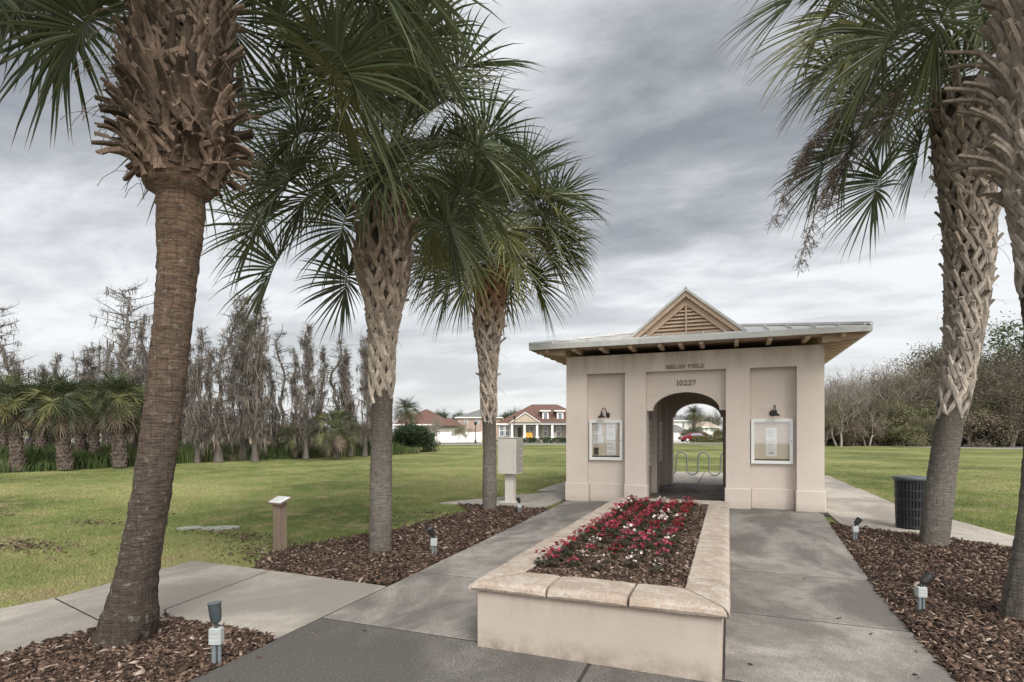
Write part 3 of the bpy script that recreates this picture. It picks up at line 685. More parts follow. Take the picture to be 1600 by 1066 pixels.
# ---- lettering: slab-serif strokes in a unit cell, thickened to bars
GL = {'M':[((0,0),(0,1)),((0,1),(.4,.15)),((.4,.15),(.8,1)),((.8,1),(.8,0)),((-.12,0),(.14,0)),((.64,0),(.94,0)),((-.12,1),(.08,1)),((.72,1),(.92,1))],
 'E':[((0,0),(0,1)),((-.1,1),(.6,1)),((-.1,0),(.6,0)),((0,.5),(.4,.5)),((.6,1),(.6,.78)),((.6,0),(.6,.24)),((.4,.38),(.4,.62))],
 'L':[((0,0),(0,1)),((-.1,0),(.58,0)),((-.12,1),(.14,1)),((.58,0),(.58,.28))],
 'O':[((.33+.33*cos(a*pi/6),.5+.5*sin(a*pi/6)),(.33+.33*cos((a+1)*pi/6),.5+.5*sin((a+1)*pi/6))) for a in range(12)],
 'N':[((0,0),(0,1)),((0,1),(.65,0)),((.65,0),(.65,1)),((-.12,0),(.14,0)),((-.12,1),(.05,1)),((.52,1),(.78,1))],
 'F':[((0,0),(0,1)),((-.1,1),(.6,1)),((0,.5),(.4,.5)),((-.12,0),(.16,0)),((.6,1),(.6,.76)),((.4,.38),(.4,.62))],
 'I':[((.1,0),(.1,1)),((-.05,0),(.25,0)),((-.05,1),(.25,1))],
 'D':[((0,0),(0,1)),((-.1,1),(.3,1)),((-.1,0),(.3,0)),((.3,1),(.56,.8)),((.56,.8),(.64,.5)),((.64,.5),(.56,.2)),((.56,.2),(.3,0))],
 '1':[((.2,0),(.2,1)),((.2,1),(.02,.8)),((.02,0),(.38,0))],
 '0':[((.28+.28*cos(a*pi/6),.5+.5*sin(a*pi/6)),(.28+.28*cos((a+1)*pi/6),.5+.5*sin((a+1)*pi/6))) for a in range(12)],
 '2':[((.02,.78),(.12,.95)),((.12,.95),(.3,1)),((.3,1),(.48,.92)),((.48,.92),(.54,.74)),((.54,.74),(.44,.5)),((.44,.5),(0,0)),((0,0),(.56,0)),((.56,0),(.58,.2))],
 '7':[((0,1),(.55,1)),((.55,1),(.3,.45)),((.3,.45),(.2,0)),((0,1),(0,.8))]}
ADV = {'M':1.22,'E':.98,'L':.94,'O':1.0,'N':1.06,'F':.95,'I':.55,'D':1.0,' ':.6,'1':.62,'0':.86,'2':.86,'7':.84}
def word(txt, xc, zb, h, y, st):
    wd = sum(ADV[ch] for ch in txt)*h; x = xc-wd/2
    for ch in txt:
        if ch != ' ':
            mb = MB()
            for i, (a, b) in enumerate(GL[ch]):
                a = np.array((x+a[0]*h, y, zb+a[1]*h)); b = np.array((x+b[0]*h, y, zb+b[1]*h)); d = nrm(b-a); s = np.cross(d, (0,1,0))
                heavy = st if abs(d[2]) > .3 else st*.7
                a = a-d*st*.3; b = b+d*st*.3; hh = .010+.0006*i
                V = [p+s*sg*heavy/2+np.array((0,yy,0)) for p in (a,b) for sg in (-1,1) for yy in (0.0,-hh)]
                mb.add(V, [(0,2,6,4),(1,5,7,3),(0,4,5,1),(2,3,7,6),(0,1,3,2),(4,6,7,5)])
            gb(mb, 'letter' if ch.isalpha() else 'numeral', M['letter'])
        x += ADV[ch]*h
def xat(u, y): k = (u-CX)/F; return (FW[0]+k*RT[0])/(FW[1]+k*RT[1])*y
word('MELON FIELD', XC+.02, 2.975, .078, y0-.001, .0125)
word('10227', XC+.03, 2.62, .105, y0+.149, .018)
# mail slot panels along the passage wall
MG = 'mailbox panels on the left wall inside the passage'
for (ya, yb, lab) in ((y0+.72, y0+2.2, 'nearer grey mailbox panel on the left wall inside the arched passage'), (y0+2.85, y0+4.5, 'farther grey mailbox panel on the left wall inside the arched passage')):
    e_ = empty('mailbox_panel', (XC-1.0, (ya+yb)/2, 1.3), 0, lab, 'mailboxes', MG); o_ = np.array(e_.location)
    mb = MB(); mb.bbox(XC-1.0+.001, XC-.955, ya+.1, yb-.1, .72, 1.92, .006); mb.build('frame', M['mailbox_d'], e_, off=o_)
    nx = 4
    for i in range(nx):
        wy = (yb-ya-.26)/nx; mb = MB()
        for j in range(7): mb.bbox(XC-.956, XC-.945, ya+.13+i*wy+.01, ya+.13+(i+1)*wy-.01, .75+j*.165, .75+(j+1)*.165-.015, .003)
        mb.build('door_column', M['alu'], e_, off=o_)
# ================================================================ NOTICE BOARDS, WALL LAMPS
def board(xa, xb, za, zb, papers, label):
    yb_ = y0+.19; yf = yb_-.075; e_ = empty('notice_board', ((xa+xb)/2, yb_, za), 0, label, 'notice board', 'locked notice cases on the gatehouse front'); o_ = np.array(e_.location)
    fw = .065; mb = MB(); mb.bbox(xa, xb, yf, yb_-.001, za, za+fw, .006); mb.bbox(xa, xb, yf, yb_-.001, zb-fw, zb, .006)
    mb.bbox(xa, xa+fw, yf+.0015, yb_-.001, za+fw-.004, zb-fw+.004, .004); mb.bbox(xb-fw, xb, yf+.0015, yb_-.001, za+fw-.004, zb-fw+.004, .004)
    mb.build('frame', M['alu'], e_, off=o_)
    mb = MB(); mb.box(xa+.02, xb-.02, yb_-.02, yb_-.003, za+.02, zb-.02); mb.build('backboard', M['board'], e_, off=o_)
    mb = MB(); mb.box(xa+fw, xb-fw, yb_-.05, yb_-.02, za+fw, za+fw+.035); mb.build('bottom_track', M['darkprint'], e_, off=o_)
    mb = MB(); mb.lathe([(0,-.004),(.012,-.004),(.012,0)], (xb-fw/2, yf-.001, (za+zb)/2), 12, M=[[1,0,0],[0,0,1],[0,-1,0]]); mb.build('lock', M['darkprint'], e_, off=o_)
    for i, (px0, px1, pz0, pz1, kind) in enumerate(papers):
        X0 = xa+(xb-xa)*px0; X1 = xa+(xb-xa)*px1; Z0 = za+(zb-za)*pz0; Z1 = za+(zb-za)*pz1; yp = yb_-.024-.0012*i
        mb = MB(); mb.box(X0, X1, yp-.001, yp, Z0, Z1); pp = mb.build('paper', M['darkprint' if kind == 'd' else 'paper'], e_, off=o_)
        if kind != 'd':
            mb = MB(); z_ = Z1-.03; rr = random.Random(i)
            while z_ > Z0+.02:
                if rr.random() < .8: mb.box(X0+(X1-X0)*.12, X0+(X1-X0)*rr.uniform(.6,.9), yp-.0018, yp-.0009, z_, z_+.006)
                z_ -= .019
            if kind == 'b': mb.box(X0+(X1-X0)*.28, X1-(X1-X0)*.28, yp-.0024, yp-.0019, Z0+.04, Z0+.09)
            mb.build('print', M['ink'], pp, off=o_)
    mb = MB(); mb.box(xa+fw-.003, xb-fw+.003, yf+.018, yf+.021, za+fw-.003, zb-fw+.003); mb.build('glass_pane', M['glass'], e_, off=o_)
yr = y0+.115
xa, xb = xat(920.5, yr), xat(972.5, yr); 
def zat(u, v, y): k = (u-CX)/F; t = y/(FW[1]+k*RT[1]); return Z(v, t)
board(xa, xb, zat(945,719,yr), zat(945,656.5,yr), [(.12,.38,.62,.92,'a'),(.52,.78,.82,.92,'a'),(.52,.78,.50,.80,'a'),(.12,.42,.40,.60,'a'),(.53,.80,.13,.46,'a'),(.13,.28,.13,.31,'d')],
      'white framed notice case left of the arch holding several papers')
xa, xb = xat(1173.5, yr), xat(1239.5, yr)
board(xa, xb, zat(1206,725,yr), zat(1206,654.5,yr), [(.36,.62,.50,.80,'a'),(.36,.62,.17,.48,'b')], 'white framed notice case right of the arch with two sheets')
def wall_lamp(x, z, tw, label):
    e_ = empty('wall_lamp', (x, y0+.189, z), tw, label, 'wall lamp', 'gooseneck wall lamps over the notice cases')
    Rr = [[1,0,0],[0,0,1],[0,-1,0]]
    mb = MB(); mb.lathe([(0,.035),(.03,.035),(.055,.02),(.065,0),(0,0)][::-1], (0,0,0), 20, M=[[1,0,0],[0,0,-1],[0,1,0]]); mb.build('backplate', M['black'], e_)
    P = [(0,-.02,0)]+[(0,-.09-.09*cos(pi*.95-a*pi*1.0/8*1.0)*1.0, .04+.11*sin(a*pi/8)) for a in range(9)]+[(0,-.19,-.01)]
    P = [(0,-.02,.02),(0,-.05,.08),(0,-.09,.14),(0,-.13,.165),(0,-.17,.15),(0,-.195,.10),(0,-.20,.04)]
    mb = MB(); mb.tube(P, .010, 8); mb.build('arm', M['black'], e_, True)
    mb = MB(); mb.lathe([(.012,.06),(.028,.055),(.03,.01),(.045,-.005),(.085,-.045),(.088,-.06),(.082,-.06),(.04,-.01),(0,0)], (0,-.20,0), 24); sh = mb.build('lamp_shade', M['black'], e_, True)
    mb = MB(); mb.lathe([(0,-.062),(.02,-.055),(.028,-.03),(.014,-.004),(0,-.004)], (0,-.20,0), 14); mb.build('bulb', M['paper'], e_, True)
wall_lamp(xat(948, y0+.19)+.03, zat(948,649,y0+.19), R_(-35), 'black gooseneck lamp above the left notice case')
wall_lamp(xat(1208, y0+.19)-.01, zat(1208,646,y0+.19), R_(12), 'black gooseneck lamp above the right notice case')
# ================================================================ PLANTER
PL = empty('planter', ((PX0+PX1)/2, (PY0+PY1)/2, 0), 0, 'long raised stucco planter with stone coping in front of the arch', 'planter'); PO = np.array(PL.location)
mb = MB(); x0,x1,y_0,y_1 = PX0, PX1, PY0, PY1; tk = .18; zt = .42
for (a,b,c_,d) in ((x0,x1,y_0,y_0+tk),(x0,x1,y_1-tk,y_1),(x0,x0+tk,y_0+tk,y_1-tk),(x1-tk,x1,y_0+tk,y_1-tk)): mb.box(a,b,c_,d,.0,zt)
mb.build('wall', M['stucco_pl'], PL, off=PO)
def coping_stone(p, q_, inn, wd, oh, parent=PL):   # p->q_ along outer wall line; inn unit inward; rounded nose
    p = np.array(p, float); q_ = np.array(q_, float); d = nrm(q_-p); inn = np.array(inn, float)
    prof = [(-oh+.03,.0),(-oh+.008,.010),(-oh,.035),(-oh+.006,.062),(-oh+.03,.082),(-oh+.06,.088),(wd*.5,.090),(wd-.012,.088),(wd,.078),(wd,.0)]
    return prof
def coping_run(corners):    # list of stones as (start, end, inward, mitre flags)
    out_ = MB()
cw_f, cw_s, oh = .34, .25, .045
cz = zt
rgc = random.Random(5)
def stone(a, b, axis, sgn, wd, m0, m1):
    # a,b along-axis coords; base = outer wall coordinate; sgn = inward direction; m0/m1: (mitre slope) how the end shifts with inward distance
    prof = [(-oh+.03,.0),(-oh+.006,.010),(-oh-.004,.030),(-oh+.004,.054),(-oh+.024,.072),(-oh+.05,.078),(wd*.5,.080),(wd-.010,.079),(wd,.070),(wd,.0)]
    n = max(2, int((b-a)/.09)); V = []; np_ = len(prof)
    for i in range(n+1):
        for j, (o, z) in enumerate(prof):
            aa = a+m0*o; bb = b-m1*o; s = aa+(bb-aa)*i/n
            jit = .002*(0 if i in (0, n) else 1); 
            if i in (0, n) and 1 < j < 8: z = z-.006; s += .004 if i == 0 else -.004
            o2 = o+rgc.uniform(-jit, jit); z2 = z+rgc.uniform(-jit, jit)*.7 if j not in (0, np_-1) else z
            base = {'f':(s, y_0+o2),'b':(s, y_1-o2),'l':(x0+o2, s),'r':(x1-o2, s)}[axis]
            V.append((base[0], base[1], cz+.001+z2))
    Fs = [(i*np_+j, i*np_+(j+1)%np_, (i+1)*np_+(j+1)%np_, (i+1)*np_+j) for i in range(n) for j in range(np_)]
    Fs += [tuple(range(np_)), tuple(n*np_+j for j in range(np_-1,-1,-1))]
    mb = MB(); mb.add(V, Fs); mb.build('coping_stone', M['coping'], PL, False, PO)
gp_ = .006
fx = [x0, x0+.55, x0+1.12, x1]
for i in range(3): stone(fx[i]+(gp_ if i else 0), fx[i+1]-(gp_ if i < 2 else 0), 'f', 1, cw_f, cw_s/cw_f if i == 0 else 0, cw_s/cw_f if i == 2 else 0)
for i in range(3): stone(fx[i]+(gp_ if i else 0), fx[i+1]-(gp_ if i < 2 else 0), 'b', 1, cw_f, cw_s/cw_f if i == 0 else 0, cw_s/cw_f if i == 2 else 0)
ys = np.linspace(y_0, y_1, 10)
for ax in 'lr':
    for i in range(9): stone(ys[i]+gp_, ys[i+1]-gp_, ax, 1, cw_s, cw_f/cw_s if i == 0 else 0, cw_f/cw_s if i == 8 else 0)
ix0, ix1, iy0, iy1 = x0+tk, x1-tk, y_0+tk, y_1-tk
zs_ = .465
mb = MB(); mb.slab([(ix0,iy0),(ix1,iy0),(ix1,iy1),(ix0,iy1)], .1, zs_-.01); mb.build('soil', M['mulch'], PL, off=PO)
n = 26000; x = rng.uniform(ix0+.08, ix1-.08, n); y = iy0+.16+(iy1-iy0-.32)*rng.random(n)**1.4
chips('planter_mulch', x, y, zs_-.012+.018*np.sin(x*9+y*5).clip(0), .032, 'brown bark mulch filling the raised planter', .025)
# begonias
def petal_mesh(mb, c, r, rg, mat):
    n = 5; d = nrm((rg.gauss(0,.6), -.2+rg.gauss(0,.6), .9)); s = nrm(np.cross(d, (1,.2,.1))); t = np.cross(d, s)
    for i in range(n):
        a = 2*pi*i/n+rg.uniform(-.2,.2); o = s*cos(a)+t*sin(a); p = -s*sin(a)+t*cos(a)
        mb.add([c, c+o*r*.55+p*r*.42+d*r*.15, c+o*r*1.0+p*r*.28+d*r*.35, c+o*r*1.08+d*r*.3, c+o*r*1.0-p*r*.28+d*r*.35, c+o*r*.55-p*r*.42+d*r*.15], [(0,1,2,3,4,5)], mat)
M['bleaf'] = pm('begonia_leaf', (.035,.038,.016), (.055,.026,.016), 20, .35, isl=.5, c3=(.03,.055,.016), s3=30, f3=.5)
M['f_pink'] = pm('petal_rose', (.17,.012,.028), (.34,.045,.08), 30, .5, isl=.25, trans=.2)
M['f_red'] = pm('petal_red', (.25,.012,.015), (.18,.009,.012), 30, .5, isl=.25, trans=.2)
M['f_white'] = pm('petal_white', (.68,.62,.58), (.62,.42,.42), 30, .5, isl=.1, trans=.2)
def begonia(kind, seed):
    rg = random.Random(seed); e_ = empty('begonia', (0,0,0))
    mb = MB()
    for i in range(95):
        a = rg.uniform(0, 2*pi); rr = .082*sqrt(rg.random()); z = rg.uniform(.01,.085)*(1.15-rr/.11)
        c = np.array((rr*cos(a), rr*sin(a), z)); o = nrm((cos(a+rg.gauss(0,.5)), sin(a+rg.gauss(0,.5)), rg.uniform(-.1,.5))); p = nrm(np.cross(o, (0,0,1))); u_ = np.cross(p, o)
        L = rg.uniform(.022,.036)
        mb.add([c, c+o*L*.4+p*L*.5+u_*.004, c+o*L+p*L*.3, c+o*L*1.15, c+o*L-p*L*.3, c+o*L*.4-p*L*.5+u_*.004], [(0,1,2,3,4,5)])
    f = mb.build('foliage', M['bleaf'], e_)
    mb = MB()
    heads = [(.055*cos(k*1.6+seed), .055*sin(k*1.6+seed), rg.uniform(.07,.115)) for k in range(4)]+[(0,0,.12)]
    for i in range({'pink':20,'red':18,'white':11,'sparse':5}[kind]):
        hd = heads[i % 5]
        petal_mesh(mb, np.array((hd[0]+rg.gauss(0,.013), hd[1]+rg.gauss(0,.013), hd[2]+rg.gauss(0,.007))), rg.uniform(.011,.018), rg, 0)
    b = mb.build('flowers', M[{'pink':'f_pink','red':'f_red','white':'f_white','sparse':'f_white'}[kind]], e_)
    return reg(e_, [f, b])
BG = {k: [begonia(k, i*7+j) for j in range(2)] for i, k in enumerate(('pink','red','white','sparse'))}
rgb = random.Random(11)
ORD = ['first','second','third','fourth','fifth','sixth','seventh','eighth','ninth','tenth','eleventh','twelfth','thirteenth','fourteenth','fifteenth','sixteenth','seventeenth','eighteenth','nineteenth','twentieth','twenty-first','twenty-second','twenty-third','twenty-fourth','twenty-fifth','twenty-sixth','twenty-seventh','twenty-eighth','twenty-ninth','thirtieth','thirty-first','thirty-second','thirty-third','thirty-fourth','thirty-fifth','thirty-sixth','thirty-seventh','thirty-eighth','thirty-ninth','fortieth','forty-first','forty-second','forty-third']
rows = ['leftmost','second','middle','fourth','rightmost']
for r, x in enumerate((-1.42,-1.20,-.98,-.76,-.54)):
    y = 4.42+(.0,.10,.02,.25,.12)[r]; i = 0
    while y < 8.95:
        kind = rgb.choice(('pink','white','pink','red','pink','red','pink')) if y > 5.0 or r == 0 else rgb.choice(('white','sparse','red','pink','sparse'))
        if r == 0 and i == 0: kind = 'pink'
        sc = rgb.uniform(.85,1.15) if (y > 5.2 or r == 0) else rgb.uniform(.62,.85)
        place(rgb.choice(BG[kind]), (x+rgb.uniform(-.022,.022), y, zs_), rgb.uniform(0,6.28), sc,
              '%s begonia, %s from the front in the %s row of the raised planter' % ({'pink':'rose pink','red':'red','white':'white','sparse':'sparse white'}[kind], ORD[i], rows[r]), 'begonia', 'begonias planted in rows in the raised planter')
        y += rgb.uniform(.20,.30) if y < 6.2 else rgb.uniform(.17,.25); i += 1
for k_b in BG.values():
    for o_b in k_b:
        if not o_b.get('used'):
            for c_b in list(o_b.children): bpy.data.objects.remove(c_b)
            bpy.data.objects.remove(o_b)
# ================================================================ SMALL THINGS ON THE GROUND
# bike rack
yk = 21.0; e_ = empty('bike_rack', (-.9, yk, 0), 0, 'grey steel wave bike rack on the paving behind the arch', 'bike rack')
P = []; xs0 = -2.55; r = .19; nl = 7
P.append((xs0, yk, 0)); P.append((xs0, yk, .3)); P.append((xs0, yk, .66))
x = xs0
for i in range(nl):
    top = i % 2 == 0; cxx = x+r
    for k in range(1, 10):
        a = pi-pi*k/9; P.append((cxx+r*cos(a), yk, (.68+r*sin(a)) if top else (.24-r*sin(a)*.98)))
    x += 2*r
    P += [(x, yk, .46)] if i < nl-1 else [(x, yk, .3), (x, yk, 0)]
mb = MB(); mb.tube([np.array(p)-np.array((-.9,yk,0)) for p in P], .028, 10, up=(0,1,0)); mb.build('wave_tube', M['galv'], e_, True)
for xx in (xs0, x):
    mb = MB(); mb.lathe([(.07,0),(.07,.012),(.035,.02)], (xx+.9, 0, 0), 16); mb.build('foot_flange', M['galv'], e_)
# mailbox cabinet on pedestal
mx0, mx1, my0, my1 = -4.86, -4.42, 11.5, 11.97; e_ = empty('cluster_mailbox', ((mx0+mx1)/2, (my0+my1)/2, 0), 0, 'pale grey mailbox cabinet on a square pedestal beside the third palm', 'mailbox'); o_ = np.array(e_.location)
mb = MB(); mb.bbox(mx0, mx1, my0, my1, .66, 1.46, .012); mb.build('cabinet', M['mailbox'], e_, off=o_)
mb = MB(); mb.bbox(mx0-.012, mx1+.012, my0-.012, my1+.012, 1.461, 1.475, .004); mb.build('top_cap', M['mailbox'], e_, off=o_)
for i in range(5):
    mb = MB(); mb.bbox(mx1+.001, mx1+.012, my0+.03, my1-.03, .70+i*.148, .70+(i+1)*.148-.012, .003); dd = mb.build('mailbox_door', M['mailbox_d'], e_, off=o_)
    mb = MB(); mb.lathe([(.010,0),(.010,.012),(0,.012)], (mx1+.012, (my0+my1)/2+.1, .77+i*.148), 10, M=[[0,0,1],[0,1,0],[-1,0,0]]); mb.build('lock', M['alu'], dd, off=o_)
mb = MB(); mb.bbox(-4.74, -4.54, 11.64, 11.84, .02, .66, .01); mb.build('pedestal', M['mailbox'], e_, off=o_)
mb = MB(); mb.bbox(-4.83, -4.45, 11.55, 11.93, .0, .022, .006); mb.build('base_plate', M['mailbox'], e_, off=o_)
# trash can
tb = TD(829); cc_ = W(1424, tb+.24); e_ = empty('trash_can', cc_, 0, 'round black slatted metal trash can beside the right palm', 'trash can')
mb = MB(); mb.lathe([(0,.03),(.19,.03),(.205,.80),(.195,.80),(.18,.05)], n=32); mb.build('liner', M['trash'], e_)
for k in range(30):
    a = 2*pi*k/30; ca, sa = cos(a), sin(a); mb = MB()
    mb.strip([(.212*ca,.212*sa,.02),(.222*ca,.222*sa,.4),(.232*ca,.232*sa,.79)], (-sa,ca,0), (ca,sa,0), [.034,.034,.036], [.006]*3); mb.build('slat', M['trash'], e_)
for z, r in ((.02,.222),(.17,.226),(.32,.230),(.47,.233),(.62,.237),(.78,.243)):
    mb = MB(); mb.lathe([(r-.02,z),(r,z),(r,z+.035),(r-.02,z+.035)], n=32); mb.build('ring', M['trash'], e_)
mb = MB(); mb.lathe([(.15,.845),(.22,.86),(.262,.855),(.268,.835),(.262,.80),(.235,.80),(.235,.83),(.15,.83)], n=36); mb.build('lid', M['trash_lid'], e_, True)
# marker post
tb = TD(857); e_ = empty('marker_post', W(437.5, tb+.05), 0, 'short brown post with a slanted white plaque on the lawn edge', 'marker post')
e_.rotation_euler = (0,0,YAW-.55)
mb = MB(); mb.bbox(-.068,.068,-.068,.068,-.03,.62,.01); mb.build('post', M['post'], e_)
Rt = lambda p: np.array((p[0], p[1]*cos(.38)-p[2]*sin(.38), p[1]*sin(.38)+p[2]*cos(.38)+.645))
def tiltbox(x0,x1,y0,y1,z0,z1,mat,name,par):
    mb = MB(); mb.bbox(x0,x1,y0,y1,z0,z1,.004); mb.v = [np.array([Rt(p) for p in mb.v[0]])]; return mb.build(name, mat, par)
tb_ = tiltbox(-.15,.15,-.11,.11,0,.022,M['post'],'plaque_board',e_)
pq = tiltbox(-.128,.128,-.088,.088,.0222,.0262,M['paper'],'plaque',e_)
mb = MB(); rr = random.Random(3)
for i in range(9):
    z = .065-i*.015; mb2 = MB(); mb2.box(-.1, rr.uniform(.0,.1), z-.0035, z+.001, .0263, .0268); mb.add(np.array([Rt(p) for p in mb2.v[0]]), mb2.f)
mb.build('print', M['ink'], pq)
# spot lamps
def spot(name_loc, rz, tilt, lean, hgt, label, dark=True, body='lamp_grey'):
    e_ = empty('spot_lamp', name_loc, rz, label, 'spot lamp', 'small landscape spot lamps in the mulch beds')
    h = hgt
    mb = MB(); mb.tube([(-.015,0,-.03),(-.015,0,h*.40)], .017, 10); mb.tube([(.022,0,-.03),(.022,0,h*.36)], .012, 8); mb.build('conduit', M['conduit'], e_)
    mb = MB(); mb.bbox(-.042,.042,-.028,.028,h*.36,h*.62,.006); jb = mb.build('junction_box', M['grey_pvc'], e_)
    mb = MB()
    for k in range(3): mb.bbox(-.030,.030,-.031,-.0281,h*(.40+.07*k),h*(.435+.07*k),.001)
    mb.build('cover_rib', M['grey_pvc'], jb)
    mb = MB(); d = np.array((sin(lean)*1.0, -sin(tilt)*cos(lean), cos(tilt)*cos(lean))); b = np.array((0,0,h*.62))
    mb.tube([b, b+(0,0,.02), b+d*.035+(0,0,.012)], .012, 8); mb.build('swivel', M['lamp_grey'], e_)
    mb = MB(); c0 = b+np.array((0,0,.02))
    P = [c0+d*k*h for k in (.03,.06,.12,.22,.34,.345,.36)]; mb.tube(P, [.022,.032,.037,.040,.041,.044,.044], 16)
    s_ = mb.build('lamp_head', M[body], e_, False)
    mb = MB(); mb.tube([P[-1]+d*.0005, P[-1]+d*.0025], .036, 16); mb.build('lens', M['glass'], s_)
spot(W(338, TD(1040), 0), YAW, .05, -.06, .42, 'large grey spot lamp beside the leaning palm at lower left', body='lamp_grey')
spot(W(678, TD(868), 0), YAW, .3, -.35, .36, 'black spot lamp in the mulch right of the second palm', body='black')
spot(W(812, TD(802), 0), YAW, .1, -.4, .30, 'small black spot lamp in front of the mailbox cabinet', body='black')
spot(W(1336, TD(844), 0), YAW, .2, .55, .33, 'black spot lamp at the front edge of the paving near the gatehouse', body='black')
spot(W(1439, TD(954), 0), YAW, .1, .75, .345, 'tilted black spot lamp on a grey box in the right bed', body='black')
# valve covers in the lawn
M['cover'] = pm('green_grey_cover', (.22,.235,.20), (.28,.285,.24), 12, .8, .3, 50)
for (u, v, a, b, r, lab) in ((297,823,.20,.10,.3,'smaller pale valve cover sunk in the lawn'),(345,823,.30,.13,.1,'larger pale valve cover sunk in the lawn')):
    e = G(u, v); mb = MB(); pts = [(a*cos(k*pi/6)*(1+.1*random.random()), b*1.4*sin(k*pi/6)*(1+.15*random.random())) for k in range(12)]
    mb.slab(pts, -.045, -.012); o = mb.build('valve_cover', M['cover']); o.location = e; o.rotation_euler = (0,0,YAW+r); tag(o, lab, 'valve cover')
# rusty stake by the right pole? small stones
# ================================================================ PALMS
def nrows(A): return A/np.maximum(np.linalg.norm(A, axis=1), 1e-9)[:,None]
def frond(mb, B, hub, R=1.0, rg=None, N=50, K=5, mat=0, pmat=1, arc=.35, droop=1.0, pw=.016, petiole=True, wf=1.0, tuck=0.0):
    rg = rg or np.random.default_rng(1)
    B = np.asarray(B, float); hub = np.asarray(hub, float); L = np.linalg.norm(hub-B)
    ctrl = (B+hub)/2+np.array((0,0,arc*L))
    ts = np.linspace(0, 1, 7); P = [(1-t)**2*B+2*t*(1-t)*ctrl+t*t*hub for t in ts]
    d = nrm(hub-ctrl)
    hz_ = np.array((hub[0]-B[0], hub[1]-B[1], 0)); hz_ = nrm(hz_) if np.linalg.norm(hz_) > .05 else np.array((1.,0,0))
    s = nrm(np.cross((0,0,1), hz_)); s = nrm(s-d*np.dot(s, d)); n = np.cross(d, s)
    if n[2] < 0 and abs(n[2]) > .9: n = -n
    if petiole: mb.tube(P, np.linspace(pw*1.7, pw*.75, 7), 5, pmat, cap=False, flat=.6)
    # costa bends down
    Lc = .42*R; C = [hub]; D = [d]; dd = d.copy()
    for i in range(6):
        dd = nrm(dd+np.array((0,0,-1))*(.17*droop)); C.append(C[-1]+dd*Lc/6); D.append(dd)
    C = np.array(C); D = np.array(D)
    if petiole: mb.tube(C, np.linspace(pw*.75, .004, 7), 4, pmat, cap=False)
    ph = np.linspace(-1, 1, N)*R_(158)+rg.normal(0, .02, N); a = np.abs(ph)/R_(158)
    a = np.clip(a, 0, 1); pos = np.clip((1-a)**1.1*6, 0, 5.999); i0 = pos.astype(int); fr = (pos-i0)[:,None]
    base = C[i0]*(1-fr)+C[i0+1]*fr; t0 = nrows(D[i0]*(1-fr)+D[i0+1]*fr)
    nn = nrows(np.cross(t0, np.tile(s, (N,1))))
    fold = .38+.1*rg.random()
    dirv = nrows(t0*np.cos(ph)[:,None]+s*np.sin(ph)[:,None]+nn*(fold*np.abs(np.sin(ph)))[:,None]+nn*.10)
    ln = R*(.62+.38*np.cos(ph*.55))*rg.uniform(.88,1.08,N)
    wid0 = np.array([.010,.030,.036,.030,.020,.011,.002])[:K+2]; 
    wprof = np.interp(np.linspace(0,1,K+1), [0,.2,.4,.65,.85,1], [.35,.95,1,.62,.30,.04])*.034*wf*sqrt(R)
    g0 = rg.uniform(.45,1.1,N)*droop
    p = base.copy(); cur = dirv.copy(); V = np.zeros((N, K+1, 3, 3)); tt = np.zeros((N,K+1,3))
    wv = nrows(np.cross(nn, dirv)); tw = rg.normal(0,.25,N)[:,None]
    wv = nrows(wv+nn*tw)
    for k in range(K+1):
        up = nrows(np.cross(cur, wv))
        V[:,k,0] = p-wv*wprof[k]/2+up*wprof[k]*.18; V[:,k,1] = p-up*wprof[k]*.12; V[:,k,2] = p+wv*wprof[k]/2+up*wprof[k]*.18; tt[:,k] = k/K
        f = (k/K)
        cur = nrows(cur+np.array((0,0,-1))*(g0*(.03+.36*f**2.0))[:,None]*(5/K)+rg.normal(0,.03,(N,3)))
        p = p+cur*(ln/K)[:,None]
        wv = nrows(wv-cur*np.sum(wv*cur, 1)[:,None])
    V = V.reshape(-1,3); tt = tt.reshape(-1)
    per = (K+1)*3; Fs = []
    for i in range(N):
        o = i*per
        for k in range(K):
            q_ = o+k*3; Fs.append((q_,q_+1,q_+4,q_+3)); Fs.append((q_+1,q_+2,q_+5,q_+4))
    mb.add(V, Fs, mat, tt)
class Axis:     # trunk centre line from survey marks: (u, v, width px) at distance t
    def __init__(s, marks, t, lean=0):
        s.z = []; s.p = []; s.r = []
        for (u, v, w) in marks:
            z = max(0.0, Z(v, t)); tt = t+lean*z
            s.p.append(W(u, tt, z)); s.z.append(z); s.r.append(w*t/F/2/sqrt(1+((u-CX)/F)**2))
        s.p = np.array(s.p); s.z = np.array(s.z); s.r = np.array(s.r); s.base = s.p[0].copy(); s.base[2] = 0
        o = np.argsort(s.z); s.z = s.z[o]; s.p = s.p[o]; s.r = s.r[o]
    def c(s, z): return np.array([np.interp(z, s.z, s.p[:,0]), np.interp(z, s.z, s.p[:,1]), z])
    def rad(s, z): return float(np.interp(z, s.z, s.r))
